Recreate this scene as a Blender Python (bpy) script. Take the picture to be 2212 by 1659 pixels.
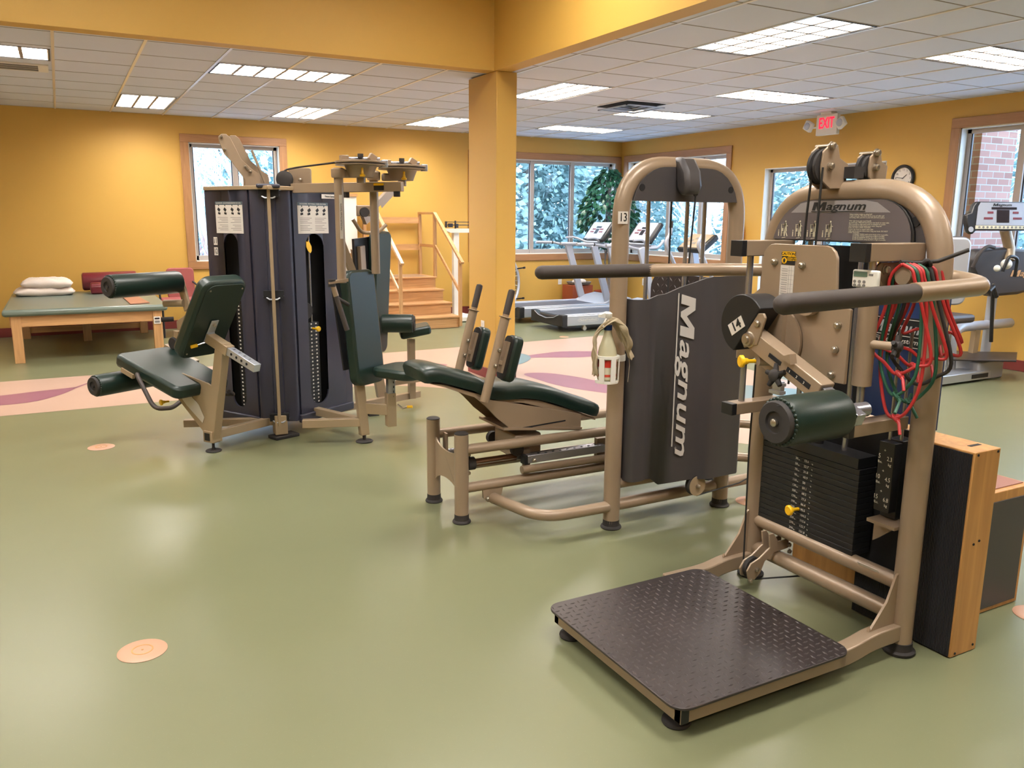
import bpy, bmesh, math, random
from mathutils import Vector, Matrix
random.seed(7)
for _o in list(bpy.data.objects): bpy.data.objects.remove(_o)
SC = bpy.context.scene
COL = SC.collection
R_ = math.radians

# ---------------------------------------------------------------- camera, sky, exposure
cam_d = bpy.data.cameras.new('camera'); cam = bpy.data.objects.new('camera', cam_d); COL.objects.link(cam)
PITCH, YAW, ROLL, FPX = R_(11.401), R_(28.401), R_(0.444), 1779.2
fwd = Vector((math.sin(YAW)*math.cos(PITCH), math.cos(YAW)*math.cos(PITCH), -math.sin(PITCH)))
rgt = Vector((math.cos(YAW), -math.sin(YAW), 0)); upv = rgt.cross(fwd)
r2 = rgt*math.cos(ROLL)+upv*math.sin(ROLL); u2 = upv*math.cos(ROLL)-rgt*math.sin(ROLL)
cam.matrix_world = Matrix(((r2.x,u2.x,-fwd.x,0),(r2.y,u2.y,-fwd.y,0),(r2.z,u2.z,-fwd.z,1.517),(0,0,0,1)))
cam_d.sensor_width = 36; cam_d.lens = FPX/2212*36; cam_d.clip_start = 0.05; cam_d.clip_end = 200
SC.camera = cam

w = bpy.data.worlds.new('world'); SC.world = w; w.use_nodes = True
bg = w.node_tree.nodes['Background']; bg.inputs[0].default_value = (0.60, 0.79, 1.0, 1); bg.inputs[1].default_value = 8.5

SC.view_settings.view_transform = 'Standard'; SC.view_settings.look = 'None'
SC.view_settings.gamma = 1; SC.view_settings.exposure = 0.0
LAMP_COL = (1.0, 0.96, 0.92); LAMP_W = 50.0
try:
    SC.cycles.max_bounces = 7; SC.cycles.diffuse_bounces = 4; SC.cycles.glossy_bounces = 4
    SC.cycles.transparent_max_bounces = 10; SC.cycles.sample_clamp_indirect = 6.0
except Exception: pass

# ---------------------------------------------------------------- materials
def lin(c):
    return tuple(((x/255)/12.92 if x/255 <= .04045 else ((x/255+.055)/1.055)**2.4) for x in c)
def mat(name, rgb, rough=.5, metal=0, bump=0, bscale=200, var=0, vscale=4, coat=0, emit=0, spec=.5):
    m = bpy.data.materials.new(name); m.use_nodes = True; nt = m.node_tree; b = nt.nodes['Principled BSDF']
    c = lin(rgb)+(1,)
    b.inputs['Base Color'].default_value = c; b.inputs['Roughness'].default_value = rough; b.inputs['Metallic'].default_value = metal
    b.inputs['Specular IOR Level'].default_value = spec
    if coat: b.inputs['Coat Weight'].default_value = coat; b.inputs['Coat Roughness'].default_value = .15
    if emit: b.inputs['Emission Color'].default_value = c; b.inputs['Emission Strength'].default_value = emit
    if bump or var:
        tc = nt.nodes.new('ShaderNodeTexCoord')
        if bump:
            n = nt.nodes.new('ShaderNodeTexNoise'); n.inputs['Scale'].default_value = bscale; n.inputs['Detail'].default_value = 3
            bp = nt.nodes.new('ShaderNodeBump'); bp.inputs['Strength'].default_value = bump; bp.inputs['Distance'].default_value = .002
            nt.links.new(tc.outputs['Object'], n.inputs['Vector']); nt.links.new(n.outputs['Fac'], bp.inputs['Height']); nt.links.new(bp.outputs['Normal'], b.inputs['Normal'])
        if var:
            n = nt.nodes.new('ShaderNodeTexNoise'); n.inputs['Scale'].default_value = vscale; n.inputs['Detail'].default_value = 4
            mx = nt.nodes.new('ShaderNodeMix'); mx.data_type = 'RGBA'
            mx.inputs[6].default_value = tuple(x*(1-var) for x in c[:3])+(1,); mx.inputs[7].default_value = tuple(min(1,x*(1+var)) for x in c[:3])+(1,)
            nt.links.new(tc.outputs['Object'], n.inputs['Vector']); nt.links.new(n.outputs['Fac'], mx.inputs[0]); nt.links.new(mx.outputs[2], b.inputs['Base Color'])
    return m
def wood(name, rgb, rough=.45, axis=0, dark=.72):
    m = mat(name, rgb, rough); nt = m.node_tree; b = nt.nodes['Principled BSDF']
    tc = nt.nodes.new('ShaderNodeTexCoord'); mp = nt.nodes.new('ShaderNodeMapping'); s = [22,22,22]; s[axis] = 1.6
    mp.inputs['Scale'].default_value = s; n = nt.nodes.new('ShaderNodeTexNoise'); n.inputs['Scale'].default_value = 1.0; n.inputs['Detail'].default_value = 6; n.inputs['Distortion'].default_value = 1.2
    cr = nt.nodes.new('ShaderNodeValToRGB'); c = lin(rgb)
    cr.color_ramp.elements[0].position = .3; cr.color_ramp.elements[1].position = .68
    cr.color_ramp.elements[0].color = (c[0]*dark, c[1]*dark*.93, c[2]*dark*.85, 1); cr.color_ramp.elements[1].color = (c[0]*1.1, c[1]*1.1, c[2]*1.08, 1)
    nt.links.new(tc.outputs['Object'], mp.inputs[0]); nt.links.new(mp.outputs[0], n.inputs['Vector']); nt.links.new(n.outputs['Fac'], cr.inputs[0]); nt.links.new(cr.outputs[0], b.inputs['Base Color'])
    return m
M = {}
M['wall'] = mat('mustard_wall_paint', (200,158,74), .55, bump=.12, bscale=150, var=.035, vscale=1.2)
M['wallr'] = M['wall']
M['base'] = mat('maroon_base', (112,42,38), .5)
M['beige'] = mat('beige_powder_coat', (150,130,108), .34, metal=.15, bump=.05, bscale=600, var=.03)
M['beige2'] = mat('tan_square_tube', (158,138,110), .36, metal=.12, bump=.05, bscale=600)
M['shroud'] = mat('charcoal_plastic', (62,59,61), .42, bump=.25, bscale=900)
M['navy'] = mat('blue_black_plastic', (48,48,62), .38, bump=.3, bscale=700)
M['black'] = mat('black_steel', (24,24,26), .45, bump=.1, bscale=500)
M['void'] = mat('dark_interior', (10,10,14), .8)
M['rubber'] = mat('black_rubber', (40,36,34), .75, bump=.3, bscale=800)
M['foam'] = mat('grip_foam', (54,46,42), .62, bump=.3, bscale=900)
M['vinyl'] = mat('green_vinyl', (19,37,31), .36, bump=.18, bscale=350, var=.06)
M['chrome'] = mat('chrome', (168,168,174), .26, metal=.8)
M['zinc'] = mat('zinc_bolt', (180,170,155), .3, metal=.9)
M['alu'] = mat('aluminium', (188,192,200), .35, metal=.7)
M['silver'] = mat('silver_plastic', (176,180,190), .35, metal=.3)
M['yellow'] = mat('yellow_plastic', (240,186,20), .4)
M['white'] = mat('white_plastic', (226,222,212), .45)
M['paper'] = mat('label_paper', (214,206,196), .6)
M['ink'] = mat('black_ink', (22,22,22), .6)
M['grayink'] = mat('grey_print', (120,116,112), .6)
M['cream'] = mat('cream_print', (208,202,176), .6)
M['oak'] = wood('oak_x', (190,146,98), .42, 0); M['oakz'] = wood('oak_z', (190,146,98), .42, 2); M['oaky'] = wood('oak_y', (190,146,98), .42, 1)
M['pine'] = wood('pine_box', (186,138,80), .5, 2, .8)
M['trim'] = wood('maple_trim_x', (160,118,80), .42, 0, .85); M['trimz'] = wood('maple_trim_z', (160,118,80), .42, 2, .85); M['trimy'] = wood('maple_trim_y', (160,118,80), .42, 1, .85)
M['winframe'] = mat('grey_window_sash', (176,166,158), .4, metal=.2)
M['tbar'] = mat('ceiling_t_bar', (226,220,210), .3, metal=.35)
M['red'] = mat('red_rubber', (168,36,36), .5)
M['green'] = mat('green_rubber', (20,76,54), .5)
M['maroon'] = mat('maroon_vinyl', (98,30,38), .3, bump=.1, bscale=300)
M['pink'] = mat('salmon_fabric', (138,68,64), .7)
M['sage'] = mat('sage_mat_vinyl', (100,112,102), .28, bump=.1, bscale=40)
M['linen'] = mat('white_linen', (222,208,196), .85, bump=.4, bscale=60)
M['rag'] = mat('beige_terry', (178,162,134), .95, bump=1, bscale=260, var=.2, vscale=30)
M['extred'] = mat('extinguisher_red', (196,26,30), .3)
M['disc'] = mat('peach_floor_cover', (178,136,110), .4)
M['blue'] = mat('banner_blue', (30,50,92), .4, var=.3, vscale=9)
M['leaf'] = mat('ficus_leaf', (38,92,70), .4, var=.4, vscale=9, spec=.7)
M['bark'] = mat('tree_bark', (120,112,104), .9, var=.3)
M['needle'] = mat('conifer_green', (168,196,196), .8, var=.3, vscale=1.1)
M['needle2'] = mat('olive_foliage', (200,212,170), .8, var=.4, vscale=1.3)
M['snow'] = mat('snowy_ground', (180,188,200), .9, var=.1, vscale=.4)
M['twig'] = mat('bare_twig', (222,216,210), .9, var=.2)
M['shrub'] = mat('red_twig_shrub', (170,110,120), .9)
M['letters'] = mat('exit_red', (235,20,50), .5, emit=2.2)
M['screen'] = mat('dark_screen', (38,34,40), .2)
M['lcd'] = mat('lcd_green', (92,118,104), .3)
M['terracotta'] = mat('terracotta', (168,78,44), .7)

def glass():
    m = bpy.data.materials.new('window_glass'); m.use_nodes = True; nt = m.node_tree; nt.nodes.clear()
    o = nt.nodes.new('ShaderNodeOutputMaterial'); t = nt.nodes.new('ShaderNodeBsdfTransparent'); g = nt.nodes.new('ShaderNodeBsdfGlossy')
    g.inputs['Roughness'].default_value = .02; mx = nt.nodes.new('ShaderNodeMixShader'); f = nt.nodes.new('ShaderNodeFresnel'); f.inputs[0].default_value = 1.45
    t.inputs[0].default_value = (.93,.96,1,1)
    ge = nt.nodes.new('ShaderNodeNewGeometry'); iv = nt.nodes.new('ShaderNodeMath'); iv.operation = 'SUBTRACT'; iv.inputs[0].default_value = 1; nt.links.new(ge.outputs['Backfacing'], iv.inputs[1])
    ml = nt.nodes.new('ShaderNodeMath'); ml.operation = 'MULTIPLY'; nt.links.new(f.outputs[0], ml.inputs[0]); nt.links.new(iv.outputs[0], ml.inputs[1])
    nt.links.new(ml.outputs[0], mx.inputs[0]); nt.links.new(t.outputs[0], mx.inputs[1]); nt.links.new(g.outputs[0], mx.inputs[2]); nt.links.new(mx.outputs[0], o.inputs[0]); return m
M['glass'] = glass()

def floor_mat(name, rgb, speck=.05):
    m = mat(name, rgb, .36, spec=.45); nt = m.node_tree; b = nt.nodes['Principled BSDF']; L = nt.links.new
    tc = nt.nodes.new('ShaderNodeTexCoord')
    n1 = nt.nodes.new('ShaderNodeTexNoise'); n1.inputs['Scale'].default_value = 1.6; n1.inputs['Detail'].default_value = 5
    n2 = nt.nodes.new('ShaderNodeTexVoronoi'); n2.inputs['Scale'].default_value = 70
    cr = nt.nodes.new('ShaderNodeValToRGB'); cr.color_ramp.elements[0].position = .0; cr.color_ramp.elements[0].color = (1,1,1,1)
    cr.color_ramp.elements[1].position = .10; cr.color_ramp.elements[1].color = (0,0,0,1)
    c = lin(rgb)
    mx = nt.nodes.new('ShaderNodeMix'); mx.data_type = 'RGBA'; mx.inputs[6].default_value = (c[0]*.97,c[1]*.97,c[2]*.97,1); mx.inputs[7].default_value = (c[0]*1.03,c[1]*1.03,c[2]*1.03,1)
    mx2 = nt.nodes.new('ShaderNodeMix'); mx2.data_type = 'RGBA'; mx2.inputs[7].default_value = (c[0]+speck,c[1]+speck,c[2]+speck,1)
    L(tc.outputs['Object'], n1.inputs['Vector']); L(tc.outputs['Object'], n2.inputs['Vector']); L(n1.outputs['Fac'], mx.inputs[0])
    L(n2.outputs['Distance'], cr.inputs[0]); L(cr.outputs[0], mx2.inputs[0]); L(mx.outputs[2], mx2.inputs[6]); L(mx2.outputs[2], b.inputs['Base Color'])
    mr = nt.nodes.new('ShaderNodeMapRange'); mr.inputs['To Min'].default_value = .28; mr.inputs['To Max'].default_value = .33
    n3 = nt.nodes.new('ShaderNodeTexNoise'); n3.inputs['Scale'].default_value = 3; n3.inputs['Detail'].default_value = 6; L(tc.outputs['Object'], n3.inputs['Vector']); L(n3.outputs['Fac'], mr.inputs['Value']); L(mr.outputs[0], b.inputs['Roughness'])
    bp = nt.nodes.new('ShaderNodeBump'); bp.inputs['Strength'].default_value = .02; bp.inputs['Distance'].default_value = .002
    n4 = nt.nodes.new('ShaderNodeTexNoise'); n4.inputs['Scale'].default_value = 14; L(tc.outputs['Object'], n4.inputs['Vector']); L(n4.outputs['Fac'], bp.inputs['Height']); L(bp.outputs[0], b.inputs['Normal'])
    return m
M['fgreen'] = floor_mat('sheet_floor_green', (108,110,82), .07)
M['fcream'] = floor_mat('sheet_floor_cream', (174,145,128), .03)
M['fpurple'] = floor_mat('sheet_floor_purple', (132,86,100), .03)
M['fblue'] = floor_mat('sheet_floor_blue', (104,124,128), .03)

def ceil_mat():
    m = mat('ceiling_tile', (208,212,222), .85, bump=.4, bscale=260, var=.02, vscale=2); return m
M['ceil'] = ceil_mat()
def brick_mat():
    m = mat('brick', (160,130,120), .85); nt = m.node_tree; b = nt.nodes['Principled BSDF']
    tc = nt.nodes.new('ShaderNodeTexCoord'); mp = nt.nodes.new('ShaderNodeMapping'); mp.inputs['Rotation'].default_value = (R_(90),0,0)
    br = nt.nodes.new('ShaderNodeTexBrick'); br.inputs['Color1'].default_value = lin((128,92,84))+(1,); br.inputs['Color2'].default_value = lin((156,118,108))+(1,); br.inputs['Mortar'].default_value = lin((150,146,142))+(1,)
    br.inputs['Scale'].default_value = 1; br.inputs['Brick Width'].default_value = .21; br.inputs['Row Height'].default_value = .075; br.inputs['Mortar Size'].default_value = .006
    ge = nt.nodes.new('ShaderNodeSeparateXYZ'); cb = nt.nodes.new('ShaderNodeCombineXYZ'); ad = nt.nodes.new('ShaderNodeMath')
    nt.links.new(tc.outputs['Object'], ge.inputs[0]); nt.links.new(ge.outputs[0], ad.inputs[0]); nt.links.new(ge.outputs[1], ad.inputs[1])
    nt.links.new(ad.outputs[0], cb.inputs[0]); nt.links.new(ge.outputs[2], cb.inputs[1]); nt.links.new(cb.outputs[0], br.inputs['Vector']); nt.links.new(br.outputs[0], b.inputs['Base Color']); return m
M['brick'] = brick_mat()
def tread_mat(name, rgb, sc=30, rough=.42):
    # raised diamond-plate pattern: short lozenges turned alternately by 90 degrees
    m = mat(name, rgb, rough, metal=.35); nt = m.node_tree; b = nt.nodes['Principled BSDF']; L = nt.links.new
    def N(t): return nt.nodes.new(t)
    def mth(op, a, c=None, d=None):
        n = N('ShaderNodeMath'); n.operation = op
        for i, v in enumerate((a, c, d)):
            if v is None: continue
            if isinstance(v, (int, float)): n.inputs[i].default_value = v
            else: L(v, n.inputs[i])
        return n.outputs[0]
    tc = N('ShaderNodeTexCoord'); sp = N('ShaderNodeSeparateXYZ'); L(tc.outputs['Object'], sp.inputs[0])
    x = mth('MULTIPLY', sp.outputs[0], sc); y = mth('MULTIPLY', sp.outputs[1], sc)
    fx = mth('SUBTRACT', mth('FRACT', x), .5); fy = mth('SUBTRACT', mth('FRACT', y), .5)
    par = mth('MODULO', mth('ADD', mth('ADD', mth('FLOOR', x), mth('FLOOR', y)), 1000), 2)
    def loz(a, c): return mth('LESS_THAN', mth('ADD', mth('MULTIPLY', mth('ABSOLUTE', a), 2.3), mth('MULTIPLY', mth('ABSOLUTE', c), 6.5)), 1.0)
    A, Bb = loz(fx, fy), loz(fy, fx)
    h = mth('ADD', mth('MULTIPLY', A, par), mth('MULTIPLY', Bb, mth('SUBTRACT', 1, par)))
    bp = N('ShaderNodeBump'); bp.inputs['Strength'].default_value = 1; bp.inputs['Distance'].default_value = .0035; L(h, bp.inputs['Height']); L(bp.outputs[0], b.inputs['Normal'])
    c = lin(rgb); n1 = N('ShaderNodeTexNoise'); n1.inputs['Scale'].default_value = 5; L(tc.outputs['Object'], n1.inputs['Vector'])
    mx = N('ShaderNodeMix'); mx.data_type = 'RGBA'; mx.inputs[6].default_value = tuple(v*.75 for v in c)+(1,); mx.inputs[7].default_value = tuple(v*1.35 for v in c)+(1,)
    L(n1.outputs['Fac'], mx.inputs[0]); L(mx.outputs[2], b.inputs['Base Color']); return m
M['plate'] = mat('diamond_plate', (56,49,48), .36, metal=.3, bump=.1, bscale=300, var=.3, vscale=5)
M['tread2'] = tread_mat('footplate_diamond', (46,46,52), 22)
def ribbed(name, rgb):
    m = mat(name, rgb, .7); nt = m.node_tree; b = nt.nodes['Principled BSDF']
    tc = nt.nodes.new('ShaderNodeTexCoord'); wv = nt.nodes.new('ShaderNodeTexWave'); wv.inputs['Scale'].default_value = 55; wv.bands_direction = 'Y'
    bp = nt.nodes.new('ShaderNodeBump'); bp.inputs['Strength'].default_value = .9; bp.inputs['Distance'].default_value = .003
    nt.links.new(tc.outputs['Object'], wv.inputs['Vector']); nt.links.new(wv.outputs['Fac'], bp.inputs['Height']); nt.links.new(bp.outputs[0], b.inputs['Normal']); return m
M['ribbed'] = ribbed('ribbed_black_rubber', (26,26,32))

# ---------------------------------------------------------------- geometry helpers
V = Vector
def fillet(pts, rad, n=6):
    pts = [V(p) for p in pts]; out = [pts[0]]
    for i in range(1, len(pts)-1):
        a, b, c = pts[i-1], pts[i], pts[i+1]; r = rad[i-1] if isinstance(rad, (list, tuple)) else rad
        d1 = (a-b); d2 = (c-b); l = min(r, d1.length*.49, d2.length*.49); d1.normalize(); d2.normalize()
        p, q = b+d1*l, b+d2*l
        for k in range(n+1):
            t = k/n; out.append(p*(1-t)**2 + b*2*t*(1-t) + q*t*t)
    out.append(pts[-1]); return out
class MB:
    def __init__(s): s.bm = bmesh.new()
    def raw(s, vs, fs):
        b = [s.bm.verts.new(v) for v in vs]
        for f in fs:
            try: s.bm.faces.new([b[i] for i in f])
            except ValueError: pass
        return s
    def box(s, c, d, R=None):
        c = V(c); h = V(d)/2; vs = []
        for x in (-1,1):
            for y in (-1,1):
                for z in (-1,1):
                    v = V((x*h.x, y*h.y, z*h.z)); vs.append(c + (R @ v if R else v))
        return s.raw(vs, [(0,1,3,2),(4,6,7,5),(0,4,5,1),(2,3,7,6),(0,2,6,4),(1,5,7,3)])
    def box2(s, a, b): a, b = V(a), V(b); return s.box((a+b)/2, [abs(x) for x in (b-a)])
    def bar(s, a, b, w, h, up=(0,0,1)):
        a, b = V(a), V(b); x = (b-a).normalized(); u = V(up); y = u.cross(x)
        if y.length < 1e-4: y = V((1,0,0)).cross(x)
        y.normalize(); z = x.cross(y); R = Matrix((x,y,z)).transposed()
        return s.box((a+b)/2, ((b-a).length, w, h), R)
    def tube(s, pts, r, seg=16, caps=True):
        pts = [V(p) for p in pts]; n = len(pts); rr = r if isinstance(r, (list,tuple)) else [r]*n
        t = (pts[1]-pts[0]).normalized(); u = V((0,0,1)).cross(t)
        if u.length < 1e-3: u = V((1,0,0)).cross(t)
        u.normalize(); rings = []
        for i in range(n):
            if i == 0: tt = t
            elif i == n-1: tt = (pts[i]-pts[i-1]).normalized()
            else:
                tt = (pts[i+1]-pts[i]).normalized()+(pts[i]-pts[i-1]).normalized()
                tt = tt.normalized() if tt.length > 1e-6 else t
            u = (u - tt*u.dot(tt)).normalized(); w_ = tt.cross(u)
            rings.append([s.bm.verts.new(pts[i]+(u*math.cos(2*math.pi*k/seg)+w_*math.sin(2*math.pi*k/seg))*rr[i]) for k in range(seg)])
        for i in range(n-1):
            for k in range(seg):
                s.bm.faces.new((rings[i][k], rings[i][(k+1)%seg], rings[i+1][(k+1)%seg], rings[i+1][k]))
        if caps: s.bm.faces.new(rings[0][::-1]); s.bm.faces.new(rings[-1])
        return s
    def cyl(s, a, b, r, r2=None, seg=24): return s.tube([a,b], [r, r if r2 is None else r2], seg)
    def lathe(s, prof, o, ax, seg=28):
        o, ax = V(o), V(ax).normalized()
        pts = [o+ax*h for r, h in prof]; u = V((0,0,1)).cross(ax)
        if u.length < 1e-3: u = V((1,0,0)).cross(ax)
        u.normalize(); w_ = ax.cross(u); rings = []
        for (r, h), p in zip(prof, pts):
            rings.append([s.bm.verts.new(p+(u*math.cos(2*math.pi*k/seg)+w_*math.sin(2*math.pi*k/seg))*max(r,1e-4)) for k in range(seg)])
        for i in range(len(rings)-1):
            for k in range(seg): s.bm.faces.new((rings[i][k], rings[i][(k+1)%seg], rings[i+1][(k+1)%seg], rings[i+1][k]))
        s.bm.faces.new(rings[0][::-1]); s.bm.faces.new(rings[-1]); return s
    def prism(s, poly, o, U, W, t):
        # poly in (U,W) plane at o, extruded by t along U x W
        o, U, W = V(o), V(U).normalized(), V(W).normalized(); N = U.cross(W)
        n = len(poly); a = [o+U*p[0]+W*p[1] for p in poly]; b = [p+N*t for p in a]
        return s.raw(a+b, [tuple(range(n))[::-1], tuple(range(n, 2*n))]+[(i,(i+1)%n,n+(i+1)%n,n+i) for i in range(n)])
    def sphere(s, c, r, sc=(1,1,1), seg=14):
        m = Matrix.Translation(V(c)) @ Matrix.Diagonal((r*sc[0], r*sc[1], r*sc[2], 1)); bmesh.ops.create_uvsphere(s.bm, u_segments=seg, v_segments=seg//2+2, radius=1, matrix=m); return s
    def pad(s, c, d, R=None, bulge=.0):
        # cushion: box whose top bulges; made from a rounded grid
        c = V(c); nx, ny = 10, 10; h = V(d)/2; top = []; 
        def f(t): return 1-abs(t)**6
        for sgn in (1,-1):
            g = []
            for i in range(nx+1):
                row = []
                for j in range(ny+1):
                    a, b_ = i/nx*2-1, j/ny*2-1; z = h.z*sgn*(.45+.55*min(f(a), f(b_))**.5 if sgn > 0 else .9)
                    z += bulge*sgn*(1-a*a)*(1-b_*b_) if sgn > 0 else 0
                    v = V((a*h.x, b_*h.y, z)); row.append(s.bm.verts.new(c+(R @ v if R else v)))
                g.append(row)
            top.append(g)
        for k, g in enumerate(top):
            for i in range(nx):
                for j in range(ny):
                    q = (g[i][j], g[i+1][j], g[i+1][j+1], g[i][j+1]); s.bm.faces.new(q if k == 0 else q[::-1])
        A, B = top; ring = [(i,0) for i in range(nx)]+[(nx,j) for j in range(ny)]+[(i,ny) for i in range(nx,0,-1)]+[(0,j) for j in range(ny,0,-1)]
        for k in range(len(ring)):
            i, j = ring[k]; i2, j2 = ring[(k+1)%len(ring)]; s.bm.faces.new((A[i2][j2], A[i][j], B[i][j], B[i2][j2]))
        return s
ROOT = {}
def put(name, mb, m, parent=None, bev=0, ang=38, sub=0):
    if parent is not None and parent.parent is not None and parent.parent.parent is not None: parent = parent.parent
    me = bpy.data.meshes.new(name); bm = mb.bm
    if parent is not None:
        bm.transform(ROOT[parent].inverted())
    bmesh.ops.recalc_face_normals(bm, faces=bm.faces[:]); bm.to_mesh(me); bm.free()
    ms = m if isinstance(m, (list, tuple)) else [m]
    for x in ms: me.materials.append(M[x] if isinstance(x, str) else x)
    for p in me.polygons: p.use_smooth = True
    me.set_sharp_from_angle(angle=R_(ang))
    o = bpy.data.objects.new(name, me); COL.objects.link(o)
    if parent is not None: o.parent = parent; ROOT[o] = ROOT[parent]
    else: ROOT[o] = Matrix.Identity(4)
    if bev:
        b = o.modifiers.new('bevel', 'BEVEL'); b.width = bev; b.segments = 2; b.limit_method = 'ANGLE'; b.angle_limit = R_(40); b.harden_normals = False
    if sub:
        b = o.modifiers.new('sub', 'SUBSURF'); b.levels = sub; b.render_levels = sub
    return o
def thing(name, label, cat, loc, rz=0, group=None):
    o = bpy.data.objects.new(name, None); COL.objects.link(o); o.location = loc; o.rotation_euler = (0,0,rz); o.empty_display_size = .1
    ROOT[o] = Matrix.Translation(V(loc)) @ Matrix.Rotation(rz, 4, 'Z'); tag(o, label, cat, group); return o
def tag(o, label, cat, group=None):
    o['label'] = label; o['category'] = cat
    if group: o['group'] = group
    return o
def struct(name, mb, m, label=None, **k):
    o = put(name, mb, m, **k); o['kind'] = 'structure'
    if label: o['label'] = label
    return o
def one(name, mb, m, label, cat, group=None, loc=None, **k):
    if loc is not None:
        e = Matrix.Translation(V(loc)); mb.bm.transform(e.inverted()); o = put(name, mb, m, **k); o.location = loc; ROOT[o] = e
    else: o = put(name, mb, m, **k)
    return tag(o, label, cat, group)
def text(name, s, size, o, U, W, m, parent, ext=.0006, shear=0, bold=0, align='CENTER', sx=1, fitw=0):
    cu = bpy.data.curves.new('t', 'FONT'); cu.body = s; cu.size = size; cu.extrude = ext; cu.shear = shear; cu.offset = bold; cu.align_x = align; cu.align_y = 'CENTER'; cu.resolution_u = 2
    cu.space_line = .9
    ob = bpy.data.objects.new('t', cu); COL.objects.link(ob); bpy.context.view_layer.update()
    me = bpy.data.meshes.new_from_object(ob.evaluated_get(bpy.context.evaluated_depsgraph_get()))
    bpy.data.objects.remove(ob); bm = bmesh.new(); bm.from_mesh(me); bpy.data.meshes.remove(me)
    if fitw: q = [v.co.x for v in bm.verts]; sx = fitw/(max(q)-min(q))
    U, W = V(U).normalized(), V(W).normalized(); N = U.cross(W)
    bm.transform(Matrix(((U.x*sx,W.x,N.x,o[0]),(U.y*sx,W.y,N.y,o[1]),(U.z*sx,W.z,N.z,o[2]),(0,0,0,1))))
    mb = MB(); mb.bm = bm; return put(name, mb, m, parent)
def bolt(mb, c, ax, r=.011, h=.01):
    c, ax = V(c), V(ax).normalized(); mb.cyl(c, c+ax*h*.4, r*1.25, seg=14); mb.lathe([(r,0),(r,h*.7),(r*.6,h)], c+ax*h*.4, ax, 10)
def logo(name, h, o, U, W, m, parent, width, shear=.28, ext=.001):
    # the block-letter word: a drawn capital M and bold lower-case letters, h = capital height
    U, W = V(U).normalized(), V(W).normalized(); o = V(o)-W*h/2; wm = width*.235
    P_ = [(0,0),(0,1),(.30,1),(.52,.42),(.76,1),(1.06,1),(1.06,0),(.80,0),(.80,.62),(.57,.0),(.45,.0),(.24,.62),(.24,0)]
    mb = MB(); q = [(-width/2+p[0]*wm+shear*p[1]*h, p[1]*h) for p in P_]; N = U.cross(W); n = len(q)
    a = [o+U*x+W*y-N*ext for x, y in q]; b = [o+U*x+W*y+N*ext for x, y in q]
    for s, L in ((1,b),(-1,a)):
        for f in ((0,1,2,11),(0,11,12),(2,3,10,11) if 0 else (2,3,9,10),(2,10,11),(3,4,8,9),(4,5,6,8),(6,7,8)):
            mb.raw([L[i] for i in f][::s], [tuple(range(len(f)))])
    for i in range(n): mb.raw([a[i],a[(i+1)%n],b[(i+1)%n],b[i]], [(0,1,2,3)])
    put(name, mb, m, parent, ang=20)
    text(name, 'agnum', h*1.37, o+U*(width/2-width*.365)+W*h*.47, U, W, m, parent, ext=ext, shear=shear, bold=h*.016, fitw=width*.735)
def bolts(parent, L, ax, r=.011, h=.012, name='bolt'):
    for c in L: mb = MB(); bolt(mb, c, ax, r, h); put(name, mb, 'zinc', parent)
def arc(cx, cy, r, a0, a1, n=10): return [(cx+r*math.cos(R_(a0+(a1-a0)*i/n)), cy+r*math.sin(R_(a0+(a1-a0)*i/n))) for i in range(n+1)]
def rrect(w_, h, r, n=5, cx=0, cy=0):
    x, y = w_/2-r, h/2-r
    return arc(cx+x,cy+y,r,0,90,n)+arc(cx-x,cy+y,r,90,180,n)+arc(cx-x,cy-y,r,180,270,n)+arc(cx+x,cy-y,r,270,360,n)
X_, Y_, Z_ = V((1,0,0)), V((0,1,0)), V((0,0,1))
def roller(parent, a, b, r, m='vinyl', name='roller_pad'):
    a, b = V(a), V(b); ax = (b-a).normalized(); L = (b-a).length
    p = put(name, MB().lathe([(r*.80,0),(r*.95,.006),(r,.022),(r,L-.022),(r*.95,L-.006),(r*.8,L)], a, ax, 32), m, parent)
    u = ax.orthogonal().normalized(); w_ = ax.cross(u); g = MB()
    put('seam', MB().cyl(a+ax*.02+V((-.62,-.25,.74)).normalized()*r*.995, b-ax*.02+V((-.62,-.25,.74)).normalized()*r*.995, .0012, seg=6), 'ink', p) if r > .075 and m == 'vinyl' and L < .3 else None
    for k in range(30):      # gathered hem at the mouth of the cover
        t = 2*math.pi*k/30; g.sphere(a+ax*.006+(u*math.cos(t)+w_*math.sin(t))*r*.9, r*.085, seg=6)
    put('gathered_hem', g, m, p)
    put('end_cap', MB().lathe([(r*.86,.004),(r*.86,-.008),(r*.8,-.014),(r*.45,-.014),(r*.42,-.006),(r*.14,-.006),(r*.14,-.014),(.001,-.014)], a, ax, 28), 'rubber', p)
    return p
def pin(parent, c, ax, r=.02, L=.04, name='selector_pin', m='yellow'):
    return put(name, MB().lathe([(.007,0),(.007,L*.45),(r*.5,L*.55),(r*.55,L*.75),(r,L*.85),(r,L),(r*.8,L+.004)], c, ax, 20), m, parent)
def star_knob(parent, c, ax, r=.035, name='star_knob'):
    c, ax = V(c), V(ax).normalized(); u = ax.orthogonal().normalized(); w_ = ax.cross(u); mb = MB().lathe([(r*.55,0),(r*.6,.02),(r*.3,.028)], c, ax, 16)
    for k in range(5):
        t = 2*math.pi*k/5; d = u*math.cos(t)+w_*math.sin(t); mb.tube([c+ax*.01+d*r*.3, c+ax*.01+d*r*1.15], [r*.3, r*.22], 10)
    return put(name, mb, 'rubber', parent)
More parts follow.
